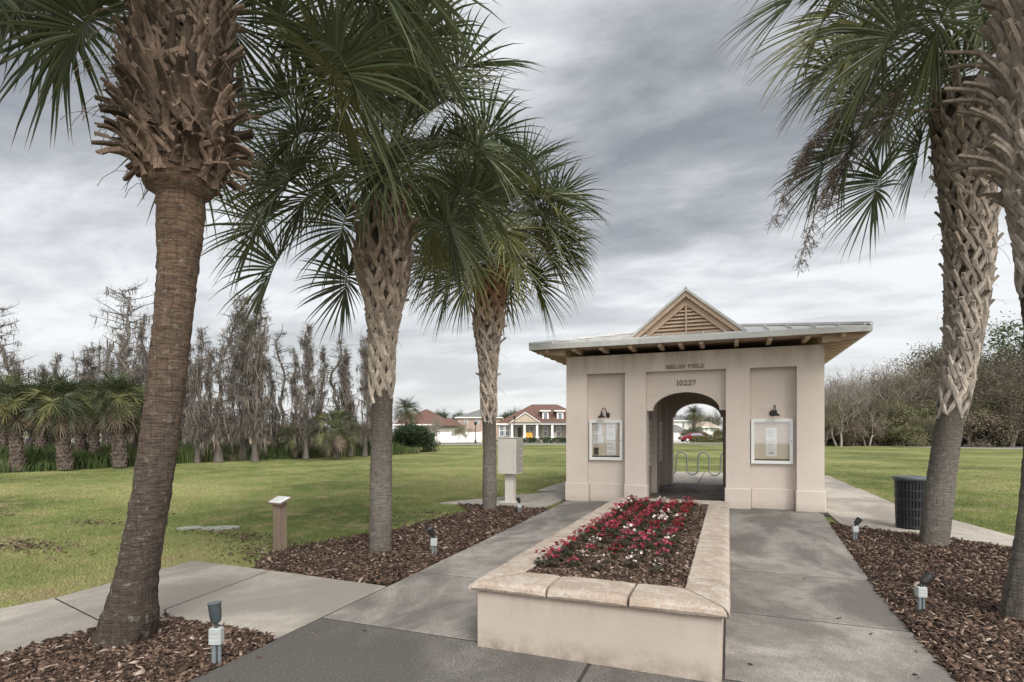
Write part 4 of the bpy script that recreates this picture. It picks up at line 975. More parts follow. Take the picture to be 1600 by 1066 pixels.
def trunk_mesh(ax, z0, z1, n=28, step=.035, rough=.012, seed=1, flute=.0):
    rg = np.random.default_rng(seed); mb = MB(); zs = np.arange(z0, z1+step, step); V = []
    ang = np.arange(n)*2*pi/n; low = rg.normal(0,1,(6,2))
    for i, z in enumerate(zs):
        c_ = ax.c(z); r = ax.rad(z)
        lo = sum(low[k,0]*np.sin((k+1)*ang+low[k,1]*3+z*(1+k*.5))*.006 for k in range(4))
        fl = flute*np.exp(-z*3)*np.abs(np.sin(ang*5+.5*np.sin(ang*3)))
        ring = rough*(.32*np.sin(z*75+3*np.sin(z*7)+1.2*np.sin(ang*2+z*5))+.22*np.sin(z*31+2*np.sin(z*3))+rg.normal(0,.38,n))*.5
        rr = r*(1+lo*2)+ring+fl*.12
        V.append(np.stack([c_[0]+rr*np.cos(ang), c_[1]+rr*np.sin(ang), np.full(n, z)], 1))
    k = len(zs); Fs = [(i*n+j, i*n+(j+1)%n, (i+1)*n+(j+1)%n, (i+1)*n+j) for i in range(k-1) for j in range(n)]+[tuple((k-1)*n+j for j in range(n))]
    mb.add(np.vstack(V), Fs); return mb
def boot(mb, ax, z, th, L, out, w0=.10, w1=.06, arms=.22, armw=.05, thk=.022, rg=None, core=.75, dth=None, tw=0):
    rg = rg or random; rmin = getattr(ax, 'rb', 0)*.92
    def surf(z, a, e=0): c_ = ax.c(z); r = max(rmin, ax.rad(z)*core)+e; return c_+np.array((r*cos(a), r*sin(a), 0))
    nvec = lambda a: np.array((cos(a), sin(a), 0)); svec = lambda a: np.array((-sin(a), cos(a), 0))
    r = max(.08, rmin, ax.rad(z)*core)
    if arms:
        dt = dth if dth else rg.uniform(.13,.18)/r
        for sg in (-1, 1):
            P = []; S = []; Nn = []
            for k in range(5):
                f = k/4; a = th+sg*dt*(1-f)**1.05; zz = z-arms*(1-f)
                P.append(surf(zz, a, .006+.018*f+.004*sg)); Nn.append(nvec(a)); 
            P = np.array(P)
            for k in range(5):
                t = nrm(P[min(4,k+1)]-P[max(0,k-1)]); S.append(nrm(np.cross(t, Nn[k])))
            mb.strip(P, np.array(S), np.array(Nn), [armw*.7,armw,armw,armw,armw*1.1], [thk*.6,thk*.8,thk,thk,thk], 0, [0,.2,.4,.6,.7])
    a = th; n0 = nvec(a); P = []; S = []; N_ = []
    p = surf(z-.03, a, .005); ang = .12
    steps = 5; l = L/steps; sd = svec(a)+np.array((0,0,tw)); sd = nrm(sd)
    for k in range(steps+1):
        f = k/steps; o = ang+(out-ang)*min(1, f*1.5)
        d = n0*sin(o)+np.array((0,0,1))*cos(o)+svec(a)*tw*.4; d = nrm(d)
        P.append(p.copy()); s_ = nrm(sd-d*np.dot(sd, d)); S.append(s_); N_.append(np.cross(s_, d) if np.dot(np.cross(s_, d), n0) > 0 else -np.cross(s_, d)); p = p+d*l
    w = np.linspace(w0, w1, steps+1); tkk = np.linspace(thk*1.1, thk*.8, steps+1)
    mb.strip(P, np.array(S), np.array(N_), w, tkk, 0, np.linspace(.7,1,steps+1))
def crown_frond_targets(C, n, rg, Lp, el0, el1, az0=0, skip=None, r0=.10):
    out_ = []
    for i in range(n):
        f = (i+.5)/n; az = az0+i*2.39996+rg.normal(0,.12); el = el0+(el1-el0)*f**.9+rg.normal(0,.08)
        L = Lp*(.72+.28*sin(pi*min(1,f*1.1)))*rg.uniform(.88,1.1)
        B = C+np.array((cos(az)*r0, sin(az)*r0, -.35*f)); hub = B+L*np.array((cos(az)*cos(el), sin(az)*cos(el), sin(el)))
        if skip and skip(az, el): continue
        out_.append((B, hub, f))
    return out_
def palm(name, label, marks, t, zbare, ztop, zcrown, tm, bm, seed, nf=40, Lp=1.15, R=.95, el0=1.45, el1=-.55, boots='lattice', extra=(), core=.62, group=None, droop=1.0, rowh=.105, arms=.24, skip=None, yellow=.12, w0=.10, stub=.17, lean=0, rough=.012, flute=0, r0=.1, bsp=.16):
    ax = Axis(marks, t, lean); base = ax.base; e_ = empty(name, base, 0, label, 'palm', group)
    rg = np.random.default_rng(seed); rp = random.Random(seed)
    # bare trunk then thinner core inside the leaf bases
    class A2: pass
    a2 = A2(); a2.c = ax.c; rb = ax.rad(zbare-.35); a2.rad = lambda z: min(ax.rad(z), rb*1.06) if z < zbare else max(rb*.92, ax.rad(z)*core)
    ax.rb = rb
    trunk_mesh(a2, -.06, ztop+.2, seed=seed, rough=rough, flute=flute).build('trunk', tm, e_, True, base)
    mb = MB(); z = zbare+.10; row = 0
    while z < ztop+.12:
        r = ax.rad(z)*core; nper = max(6, int(round(2*pi*max(r, rb*.92)/bsp)))
        for k in range(nper):
            th = 2*pi*(k+.5*(row%2))/nper+rp.uniform(-.08,.08); f = (z-zbare)/max(.1, ztop-zbare); zz = z+rp.uniform(-.02,.02)
            if boots == 'skirt':
                if f < .20: L = rp.uniform(.22,.42); out = rp.uniform(1.3,2.2)
                elif f < .35: L = rp.uniform(.16,.36); out = rp.uniform(.7,1.6)
                else: L = rp.uniform(.10,.30); out = rp.uniform(.3,1.15)
                boot(mb, ax, zz, th, L, out, w0*rp.uniform(.6,1.2), w0*rp.uniform(.12,.7), arms*rp.uniform(.4,1.1) if f > .2 else 0, .045, rp.uniform(.012,.028), rp, core, tw=rp.uniform(-.8,.8))
            else:
                L = stub*rp.uniform(.5,1.4)*(.45+.95*f); out = rp.uniform(.35,.85)*(1 if f > .1 else .6)
                if rp.random() < .07: out += .5; L *= 1.4
                boot(mb, ax, zz, th, L, out, w0*.95, w0*rp.uniform(.35,.6), arms*rp.uniform(1.1,1.4)*(1.15-.35*f), w0*.62, .032, rp, core, tw=rp.uniform(-.15,.15))
        z += rowh; row += 1
    # fibres
    for i in range(150 if boots == 'skirt' else 25):
        zz = rp.uniform(zbare+.1, ztop); a = rp.uniform(0, 6.28); c_ = ax.c(zz)+np.array((cos(a), sin(a), 0))*ax.rad(zz)*rp.uniform(.8,1.0); d = np.array((cos(a+rp.uniform(-1,1)), sin(a+rp.uniform(-1,1)), rp.uniform(-1,.6)))*.08
        mb.tube([c_, c_+d+(0,0,.02), c_+d*1.8-(0,0,.02), c_+d*2.2-(0,0,.08)], .0025, 3)
    mb.build('leaf_bases', bm, e_, False, base)
    C = ax.c(ztop); C = C+np.array((0,0,zcrown-ztop)); mb = MB()
    fl = crown_frond_targets(C, nf, rg, Lp, el0, el1, seed*1.3, skip, r0)
    for (B, hub, f) in fl:
        y = rp.random() < yellow*(f > .45)*1.8
        frond(mb, B, hub, R*rp.uniform(.88,1.1), rg, mat=2 if y else 0, arc=.10+.22*f, droop=droop*(.75+.5*f))
    for ex in extra:
        hub = PV(ex[0], ex[1], ex[2]); Rr = ex[3]; m_ = ex[4] if len(ex) > 4 else 0; ar = ex[5] if len(ex) > 5 else .3
        a = atan2(hub[1]-C[1], hub[0]-C[0]); frond(mb, C+np.array((cos(a)*r0, sin(a)*r0, -.2)), hub, Rr, rg, mat=m_, arc=ar, droop=droop)
    mb.build('crown', [M['frond'], M['petiole'], M['frond_y'], M['frond_dead']], e_, False, base)
    return e_, ax, C, base
tm1 = trunkmat('palm_trunk_brown', (.085,.065,.054), (.125,.098,.08), (.205,.135,.092), 0, 1.55, 3.0)
tm2 = trunkmat('palm_trunk_grey', (.15,.128,.11), (.22,.20,.175), (.075,.055,.042), 0, 1.0, 2.4)  # dark top tone: fibrous matting, deepened as painted shade between leaf bases
bm1 = bootmat('leaf_bases_brown', (.185,.130,.098), (.165,.125,.10), 3.4, 4.8, .7)
bm2 = bootmat('leaf_bases_grey', (.38,.32,.265), (.20,.13,.095), 2.6, 4.6, .35)
bm3 = bootmat('leaf_bases_orange', (.36,.30,.25), (.38,.18,.085), 3.6, 4.5, .35)
bm4 = bootmat('leaf_bases_silver', (.33,.285,.245), (.24,.185,.145), 3.0, 6.5, .35)
G5 = None
palm('leaning_palm', 'tall leaning palm with a bare brown trunk and shaggy skirt, nearest at left', 
     [(192,1012,108),(201,975,84),(208,930,68),(217,880,63),(238,760,62),(259,603,64),(271,492,63),(277,430,64),(283,335,78),(281,300,160),(281,240,225),(279,180,235),(280,120,225),(283,60,205),(288,0,185),(292,-60,140)], 4.25,
     3.42, 5.0, 5.15, tm1, bm1, 3, nf=26, Lp=1.5, R=1.0, el0=1.3, el1=.12, boots='skirt', core=.68, rowh=.062, w0=.10, bsp=.15, yellow=.1, flute=.5, rough=.016, droop=1.1,
     extra=[(20,-25,4.1,.80,0,.12),(150,22,4.2,.62,0,.10),(70,-40,4.5,.9,0,.15),(-20,-10,4.6,.8,0,.15),(110,-10,4.9,.85,0,.1),(560,-10,4.9,.85,0,.2),(640,30,5.2,.80,0,.2),(430,15,5.4,.8,0,.2)])
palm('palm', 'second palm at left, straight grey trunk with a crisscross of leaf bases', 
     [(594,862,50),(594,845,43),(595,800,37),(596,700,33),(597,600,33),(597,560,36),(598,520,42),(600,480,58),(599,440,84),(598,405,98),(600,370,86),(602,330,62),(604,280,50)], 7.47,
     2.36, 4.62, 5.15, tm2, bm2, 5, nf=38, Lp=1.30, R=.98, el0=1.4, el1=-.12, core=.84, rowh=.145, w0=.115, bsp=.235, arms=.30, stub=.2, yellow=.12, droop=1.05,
     extra=[(478,255,6.6,1.2,0,.3),(440,395,7.2,1.05,0,.2),(545,420,7.9,.85,0,.15),(690,330,7.2,.95,0,.2),(420,330,8.0,1.0,0,.2),(560,60,7.2,1.1,0,.2),(640,60,7.2,1.1,0,.2),(655,150,6.8,1.15,0,.3)])
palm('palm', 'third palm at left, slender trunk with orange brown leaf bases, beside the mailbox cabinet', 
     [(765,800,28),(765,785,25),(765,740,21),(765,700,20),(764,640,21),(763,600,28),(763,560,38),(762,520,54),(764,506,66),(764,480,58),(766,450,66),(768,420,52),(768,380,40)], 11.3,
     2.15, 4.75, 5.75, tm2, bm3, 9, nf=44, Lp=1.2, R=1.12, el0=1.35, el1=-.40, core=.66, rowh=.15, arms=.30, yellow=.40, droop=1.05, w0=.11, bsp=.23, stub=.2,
     extra=[(700,400,10.6,1.1,2,.3),(870,370,11.2,1.05,0,.3),(860,300,11.2,1.05,0,.2),(830,430,11.6,.75,0,.2),(745,395,10.3,1.15,2,.3)])
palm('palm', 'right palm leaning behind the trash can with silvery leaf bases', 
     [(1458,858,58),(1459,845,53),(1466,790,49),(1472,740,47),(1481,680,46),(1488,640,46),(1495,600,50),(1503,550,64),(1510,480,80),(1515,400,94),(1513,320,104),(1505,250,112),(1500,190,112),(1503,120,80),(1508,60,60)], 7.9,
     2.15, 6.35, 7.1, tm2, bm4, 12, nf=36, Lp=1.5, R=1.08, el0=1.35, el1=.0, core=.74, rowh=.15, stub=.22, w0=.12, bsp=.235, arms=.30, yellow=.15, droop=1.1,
     extra=[(1300,20,7.0,1.15,2,.3),(1350,40,6.6,1.2,2,.2),(1400,55,7.0,1.1,0,.2),(1270,-20,7.3,1.2,0,.2),(1335,215,7.4,1.0,0,.25),(1375,270,7.3,.95,0,.2),(1300,235,7.8,1.0,0,.2),(1420,130,7.9,1.0,0,.2),(1440,215,8.2,.9,0,.15)])
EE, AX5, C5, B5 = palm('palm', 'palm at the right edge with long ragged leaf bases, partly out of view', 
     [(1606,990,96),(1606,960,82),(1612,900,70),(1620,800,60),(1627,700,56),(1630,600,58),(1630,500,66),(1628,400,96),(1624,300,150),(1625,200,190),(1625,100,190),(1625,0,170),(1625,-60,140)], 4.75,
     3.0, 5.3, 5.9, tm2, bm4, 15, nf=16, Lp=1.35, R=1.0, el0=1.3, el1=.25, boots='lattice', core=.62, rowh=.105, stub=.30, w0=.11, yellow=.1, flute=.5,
     )
# long dry stubs on the edge palm
mb = MB(); rp = random.Random(4)
for i in range(34):
    th = YAW+pi+rp.uniform(-1.5,1.5); z = rp.uniform(3.5,4.75)
    boot(mb, AX5, z, th, rp.uniform(.35,.75), rp.uniform(.9,1.5), .09, .035, 0, .05, .022, rp, .62, tw=rp.uniform(-.25,.25))
mb.build('dry_leaf_stalks', bm4, EE, False, B5)
# flower stalks of the right palm
def flowerstalk(P0, P1, P2, seed, n=95):
    rg = random.Random(seed); mb = MB(); P0, P1, P2 = map(np.array, (P0, P1, P2)); T = np.linspace(0, 1, 14)
    C = np.array([(1-t)**2*P0+2*t*(1-t)*P1+t*t*P2 for t in T]); mb.tube(C, np.linspace(.014,.004,14), 5)
    for i in range(n):
        f = rg.uniform(.38, 1); j = min(12, int(f*13)); p = C[j]+(C[j+1]-C[j])*rg.random(); L = rg.uniform(.12,.36)*(1.15-.5*f)
        d = nrm((rg.gauss(0,.6), rg.gauss(0,.6), rg.uniform(-1,.1))); q1 = p+d*L*.5; q2 = q1+(d*.6+np.array((0,0,-.6)))*L*.5
        mb.tube([p, q1, q2], [.0042,.003,.002], 3, cap=False)
        for k in range(12):
            g_ = rg.random(); b = (p+(q1-p)*g_*2) if g_ < .5 else (q1+(q2-q1)*(g_*2-1)); e = b+np.array((rg.gauss(0,.035), rg.gauss(0,.035), rg.gauss(-.03,.03)))
            mb.tube([b, e], [.0016,.0034], 3, cap=False)
    return mb
M['stalk'] = pm('palm_flower_stalk', (.14,.11,.09), (.20,.155,.125), 8, .85, isl=.3)
P4 = bpy.data.objects['palm.002']; b4 = np.array(P4.location)
for i, (a, b_, c_) in enumerate((((1480,165,7.9),(1270,120,7.6),(1212,345,7.2)), ((1480,175,7.9),(1320,140,7.3),(1250,410,7.0)), ((1485,150,7.9),(1370,90,7.4),(1290,320,7.2)), ((1485,160,7.9),(1300,100,7.8),(1240,280,7.6)))):
    flowerstalk(PV(*a), PV(*b_), PV(*c_), i).build('flower_stalk', M['stalk'], P4, False, b4)
# ================================================================ BACKGROUND
M['moss'] = pm('spanish_moss', (.21,.182,.155), (.10,.086,.073), 1.0, .95, isl=.6, trans=.15)
M['bark_c'] = pm('cypress_bark', (.13,.112,.098), (.08,.07,.06), 3, .95, .5, 30, stretch=(2,2,.2))
M['bark_g'] = pm('grey_bark', (.20,.18,.16), (.14,.125,.11), 3, .95)
M['twig'] = pm('bare_twigs', (.25,.22,.19), (.18,.155,.135), 2, .95, isl=.3)
def strips(n, base, d, L, w, rg, sway=.12, K=3):
    """n thin tapering ribbons; base (n,3), d (n,3) direction, returns verts and quad faces"""
    a = rg.uniform(0, 2*pi, n); s = np.stack([np.cos(a), np.sin(a), np.zeros(n)], 1)
    V = np.zeros((n, K+1, 2, 3)); p = base.copy(); cur = d.copy()
    for k in range(K+1):
        f = k/K; ww = (w*(1-.85*f)*(1.15 if 0 < k < K else .8))[:,None]
        V[:,k,0] = p-s*ww/2; V[:,k,1] = p+s*ww/2; p = p+cur*(L/K)[:,None]; cur = nrows(cur+rg.normal(0, sway, (n,3)))
    Fs = []
    for i in range(n):
        o = i*(K+1)*2
        for k in range(K): q_ = o+2*k; Fs.append((q_, q_+1, q_+3, q_+2))
    return V.reshape(-1,3), Fs
def cypress(seed, h=10.0, crook=.15, mossy=1.0, spread=1.1, flat=False):
    rg = np.random.default_rng(seed); rp = random.Random(seed); e_ = empty('cypress', (0,0,0)); mb = MB()
    zs = np.linspace(0, h, 16); wz = np.clip(zs/3, 0, 1); cx = np.cumsum(rg.normal(0, crook, 16)*wz); cy = np.cumsum(rg.normal(0, crook, 16)*wz); cx -= cx[0]; cy -= cy[0]
    P = np.stack([cx, cy, zs], 1); r = .14*(1-zs/h)**.8+.02+.12*np.exp(-zs/.6); mb.tube(P, r, 9)
    at = lambda z: np.array([np.interp(z, zs, cx), np.interp(z, zs, cy), z])
    mm = MB(); nb = int(70*mossy+30)
    for i in range(nb):
        f = rp.random()**.8; z = h*(.14+.85*f); L = spread*(1.25-f*.85)*rp.uniform(.5,1.3); az = rp.uniform(0, 6.28)
        if flat and f > .75: L *= 1.8
        d = np.array((cos(az), sin(az), rp.uniform(-.1,.55))); p0 = at(z); p1 = p0+d*L*.5; p2 = p1+(d+np.array((rp.gauss(0,.2),rp.gauss(0,.2),rp.uniform(-.1,.3))))*L*.5
        mb.tube([p0,p1,p2], [.03*(1-f)+.018,.02,.008], 4, cap=False)
        for k in range(9):
            g_ = rp.uniform(.3,1); b = p0+(p2-p0)*g_; q1 = b+np.array((rp.gauss(0,.2), rp.gauss(0,.2), rp.uniform(-.08,.30)))*(1.25 if f > .7 else 1); mb.tube([b, q1], [.010,.004], 3, cap=False)
        nm = int(mossy*rp.uniform(3,17)*(1.25-.95*f))
        if nm > 0:
            g_ = rg.uniform(.05,1.0,nm); b = p0+(p2-p0)*g_[:,None]+rg.normal(0,.035,(nm,3)); Ls = rg.uniform(.25,1.0,nm)*(1.3-.75*f)*rp.uniform(.6,1.5)
            V, Fs = strips(nm, b, nrows(np.array((0,0,-1.))+rg.normal(0,.10,(nm,3))), Ls, rg.uniform(.02,.085,nm), rg, .16, 4); mm.add(V, Fs)
            # ragged short wisps
            n2 = nm*4; b2 = np.repeat(b, 4, 0)+np.array((0,0,-1.))*(rg.random(n2)*np.repeat(Ls,4)*.75)[:,None]+rg.normal(0,.06,(n2,3))
            V, Fs = strips(n2, b2, nrows(np.array((0,0,-1.))+rg.normal(0,.6,(n2,3))), rg.uniform(.08,.34,n2), rg.uniform(.015,.035,n2), rg, .3, 2); mm.add(V, Fs)
    t_ = mb.build('trunk', M['bark_c'], e_); m_ = mm.build('spanish_moss', M['moss'], e_)
    return reg(e_, [t_, m_])
CY = [cypress(21, 10, .10, 1.25, 1.0), cypress(22, 10, .13, .9, 1.0), cypress(23, 10, .12, 1.5, 1.15), cypress(24, 10, .16, .35, 1.1), cypress(25, 10, .24, .9, 1.5, True), cypress(26, 10, .1, 1.2, .8)]
cyl = [(45,722,485,4,3,'thin-mossed'),(108,716,548,3,1,''),(150,718,530,3,.9,''),(210,724,445,4,1.15,''),(245,716,500,1,1,''),
       (308,723,512,0,.9,''),(342,722,492,1,1.1,''),(378,719,458,2,1.05,''),(398,721,468,0,1.0,''),(425,716,560,5,1,''),(447,716,508,3,1,''),(478,717,506,2,1.05,''),
       (497,714,540,5,.9,''),(521,713,520,3,1.15,''),(548,713,545,5,1,''),(570,713,524,2,.9,''),(585,712,540,1,1,''),(325,716,545,5,1,''),(360,716,540,0,1,''),(412,715,520,1,1,''),
       (25,716,560,2,1,''),(60,714,575,1,1,''),(92,714,552,0,1,''),(138,713,540,2,1,''),(165,713,535,1,1,''),(196,714,520,2,1,''),(222,715,490,0,1,''),(233,718,505,5,1,''),(300,713,560,2,1,''),(388,712,500,5,1,''),(462,711,545,0,1,''),(536,711,560,2,1,''),(602,711,560,5,1,''),(128,714,575,0,1,''),
       (10,717,540,3,1,''),(75,715,570,5,1,''),(180,715,560,0,1,''),(266,716,545,5,1,''),(290,717,520,2,1,'')]
rc = random.Random(2)
for i, (u, vb, vt, k, wsc, _) in enumerate(sorted(cyl)):
    t = min(46, TD(vb)); hh = Z(vt, t)
    if k == 4: wsc = 1.1
    sx_ = hh/10*rc.uniform(.75,1.12)*min(wsc,1.15)
    place(CY[k], W(u, t), rc.uniform(0,6.28), (sx_, sx_, hh/10),
          'mossy grey bald cypress, %s from the left in the row beyond the lawn' % ORD[i], 'cypress tree', 'cypress trees hung with Spanish moss beyond the lawn')
# smaller sabal palms
def bgpalm(seed, h, bushy, n=60, R=.62, dead=.25, N=26):
    rg = np.random.default_rng(seed); rp = random.Random(seed); e_ = empty('sabal_palm', (0,0,0)); parts = []
    class AX: pass
    ax = AX(); bx, by = rp.uniform(-.25,.25), rp.uniform(-.2,.2)
    ax.c = lambda z: np.array((bx*(z/h)**1.5, by*(z/h)**1.5, z)); ax.rad = lambda z: .17+.05*np.exp(-z*2)
    mb = trunk_mesh(ax, -.05, h, 12, .08, .015, seed); parts.append(mb.build('trunk', M['bark_g2'], e_, True))
    mb = MB(); z = .5 if bushy else .25
    while z < h:
        for k in range(7): boot(mb, ax, z, 2*pi*(k+.5*(int(z*8)%2))/7, rp.uniform(.12,.28), rp.uniform(.4,1.0), .10, .05, .2, .05, .022, rp, 1.0)
        z += .16
    parts.append(mb.build('leaf_bases', M['boot_bg'], e_))
    mb = MB(); C = ax.c(h)
    for (B, hub, f) in crown_frond_targets(C+np.array((0,0,.25)), n, rg, .62 if not bushy else 1.05, 1.45, -1.0 if not bushy else -.9, seed):
        m_ = 3 if (f > .72 and rp.random() < dead*2.6) else (2 if rp.random() < .18 else 0)
        frond(mb, B, hub, R, rg, N=N, K=4, mat=m_, arc=.15, wf=1.15, droop=1.0)
    parts.append(mb.build('crown', [M['frond_bg'], M['petiole'], M['frond_y'], M['frond_dead']], e_))
    return reg(e_, parts)
M['bark_g2'] = pm('sabal_trunk', (.11,.09,.075), (.075,.06,.05), 5, .95)
M['boot_bg'] = pm('sabal_leaf_bases', (.13,.10,.08), (.085,.065,.052), 5, .95, isl=.4)
M['frond_bg'] = leafmat('sabal_leaf', (.018,.030,.012), (.052,.066,.026), (.11,.10,.045), .15, .5)
BP = [bgpalm(31, 2.6, False), bgpalm(32, 2.4, False), bgpalm(33, 1.6, True, 46), bgpalm(34, 3.2, False, 40, .85)]
bpl = [(28,737,582,0),(102,735,578,1),(187,731,575,1),(62,723,600,0),(148,724,596,3),(125,722,592,0),(222,726,600,0),(5,724,590,3),
       (525,717,628,2),(462,716,655,2),(505,713,640,2),(548,712,650,2),(636,700,622,3)]
HTOP = [2.6+1.35, 2.4+1.35, 1.6+1.75, 3.2+1.3]
for i, (u, vb, vt, k) in enumerate(sorted(bpl)):
    t = min(TD(vb), 60); hh = Z(vt, t)
    place(BP[k], W(u, t), rc.uniform(0,6.28), hh/HTOP[k], 'small sabal palm, %s from the left among the mossy cypresses' % ORD[i], 'palm', 'sabal palms at the far side of the lawn')
# broadleaf tree built of limbs + leaf tufts
def limbs(mb, p, d, L, r, depth, rp, ends, up=.15, sp=.55, split=3, fine=3):
    d = nrm(d); q_ = p+d*L*.5+np.array((rp.gauss(0,.05),rp.gauss(0,.05),0))*L; e = q_+nrm(d+np.array((rp.gauss(0,.15),rp.gauss(0,.15),up)))*L*.5
    mb.tube([p, q_, e], [r, r*.82, r*.62], 6 if depth > 2 else fine, cap=False)
    if depth == 0: ends.append((e, d)); return
    for k in range(split if depth > 1 else split+1):
        nd = nrm(d+np.array((rp.gauss(0,sp),rp.gauss(0,sp),rp.gauss(0,sp*.7)+up))); b = q_+(e-q_)*rp.uniform(.2,1)
        limbs(mb, b, nd, L*rp.uniform(.62,.85), r*.58, depth-1, rp, ends, up, sp, split, fine)
    if depth > 1: limbs(mb, e, nrm(d+np.array((rp.gauss(0,.25),rp.gauss(0,.25),up))), L*.8, r*.6, depth-1, rp, ends, up, sp, split, fine)
def tufts(mm, ends, rg, per, size, spread, down=0, mat=0):
    E = np.array([e for e, d in ends]); n = len(E)*per; c_ = np.repeat(E, per, 0)+rg.normal(0, spread, (n,3))
    a = nrows(rg.normal(0,1,(n,3))+np.array((0,0,-down))); b = nrows(np.cross(a, rg.normal(0,1,(n,3)))); s = (size*rg.uniform(.5,1.4,n))[:,None]
    V = np.stack([c_-a*s, c_+b*s*.5, c_+a*s, c_-b*s*.5], 1).reshape(-1,3); mm.add(V, [(4*i,4*i+1,4*i+2,4*i+3) for i in range(n)], mat)
def tree(name, seed, h, per, size, spread, leaf, depth=4, up=.15, sp=.55, down=0, r=.16, trunkf=.28, split=2, bark='bark_g', nst=1):
    rg = np.random.default_rng(seed); rp = random.Random(seed); e_ = empty(name, (0,0,0)); mb = MB(); ends = []
    for s_ in range(nst):
        a = rp.uniform(0,6.28); k = 0 if nst == 1 else .25
        limbs(mb, np.array((cos(a)*k,sin(a)*k,-.1)), np.array((cos(a)*k+rp.gauss(0,.05),sin(a)*k+rp.gauss(0,.05),1)), h*trunkf, r, depth, rp, ends, up, sp, split)
    V = np.vstack(mb.v); mz = np.percentile(V[:,2], 99.5); k = h/mz
    mb.v = [x*k for x in mb.v]; ends = [(e*k, d) for e, d in ends]
    ps = [mb.build('trunk', M[bark], e_)]
    if per: mm = MB(); tufts(mm, ends, rg, per, size, spread, down); ps.append(mm.build('crown', leaf, e_))
    return reg(e_, ps)
LM = lambda n, a, b: pm(n, a, b, .5, .8, isl=.5, trans=.25)
M['l_brown'] = LM('brown_leaves', (.20,.16,.12), (.15,.13,.085)); M['l_olive'] = LM('olive_leaves', (.14,.145,.07), (.18,.165,.09))
M['l_green'] = LM('green_leaves', (.04,.075,.02), (.075,.10,.03)); M['l_moss'] = LM('oak_moss', (.14,.115,.082), (.095,.088,.055)); M['l_greyt'] = LM('grey_buds', (.24,.215,.185), (.18,.165,.135))
M['l_dkgreen'] = LM('dark_green_leaves', (.022,.045,.016), (.04,.065,.025))
T_bare = [tree('bare_tree', 41+i, 9, 5, .05, .22, M['l_greyt'], 5, .18, .5, 0, .15, .26, 2, 'twig', 2) for i in range(3)]
T_bud = [tree('budding_tree', 51+i, 8, 24, .045, .34, (M['l_brown'], M['l_olive'])[i], 5, .12, .6, 0, .15, .24, 2, 'twig', 2) for i in range(2)]
T_oak = [tree('oak_tree', 61+i, 12, 60, .10, .50, M['l_moss'], 5, .05, .65, .8, .32, .22, 2, 'bark_g', 2) for i in range(2)]
T_grn = [tree('green_tree', 71+i, 10, 22, .13, .42, (M['l_green'], M['l_dkgreen'])[i], 5, .12, .55, 0, .2, .26, 2, 'bark_g') for i in range(2)]
T_shr = [tree('shrub', 81+i, 3, 24, .08, .22, (M['l_olive'], M['l_dkgreen'], M['l_brown'])[i], 4, .02, .8, 0, .06, .25, 3, 'twig', 3) for i in range(3)]
T_sml = [tree('young_tree', 91, 4.4, 9, .05, .16, M['l_greyt'], 5, .16, .5, 0, .07, .33, 2, 'twig'), tree('young_tree', 92, 4, 14, .07, .2, M['l_olive'], 4, .12, .55, 0, .07, .33, 3, 'twig')]
# right tree line
line = []
rr = random.Random(17)
for i, u in enumerate(np.linspace(1262, 1475, 26)):
    line.append((u+rr.uniform(-5,5), rr.uniform(64,74), rr.uniform(574,606), rr.choice(['bare','bare','bud0','bare','bud1'])))
for i, u in enumerate(np.linspace(1262, 1600, 15)):
    line.append((u+rr.uniform(-6,6), rr.uniform(60,66), rr.uniform(615,650), rr.choice(['bud0','bud1','bud1','bud0','shr'])))
for (u, t, v, k) in ((1545,66,538,'oak'),(1498,70,552,'oak'),(1600,62,560,'oak'),(1520,64,590,'oak'),(1575,60,600,'oak'),(1470,72,585,'bud0'),(1560,74,518,'grn'),(1468,76,553,'grn'),(1640,66,545,'oak'),(1700,66,560,'oak'),(1760,66,570,'bare')): line.append((u,t,v,k))
PAL = {'bare': T_bare, 'bud0': [T_bud[0]], 'bud1': [T_bud[1]], 'oak': T_oak, 'grn': [T_grn[0]], 'dgn': [T_grn[1]], 'shr': [T_shr[0], T_shr[2]]}
HH = {'bare_tree': 9, 'budding_tree': 8, 'oak_tree': 12, 'green_tree': 10, 'shrub': 3}
ADJ = {'bare': 'bare grey tree', 'bud0': 'brownish budding tree', 'bud1': 'olive budding tree', 'oak': 'broad dark mossy oak', 'grn': 'green leafy tree', 'shr': 'low shrub', 'dgn': 'dark green tree'}
cnt = {}
def putline(lst, where, grp, cat=None):
    c_ = {}
    for (u, t, v, k) in sorted(lst):
        o = rr.choice(PAL[k]); nm = o.name.split('.')[0]; hh = max(.8, Z(v, t)); s = hh/HH[nm]; i = c_.get(k, 0); c_[k] = i+1
        place(o, W(u, t, -.05), rr.uniform(0,6.28), (s*rr.uniform(.9,1.25), s*rr.uniform(.9,1.25), s), '%s, %s such from the left %s' % (ADJ[k], ORD[i], where), cat or ('shrub' if k == 'shr' else 'tree'), grp)
putline(line, 'in the right wood', 'trees of the wood beyond the right lawn')
und = [(u+rr.uniform(-5,5), rr.uniform(61,70), rr.uniform(652,668), 'shr') for u in np.linspace(1262, 1720, 34)]
putline(und, 'in the undergrowth of the right wood', 'undergrowth shrubs of the right wood')
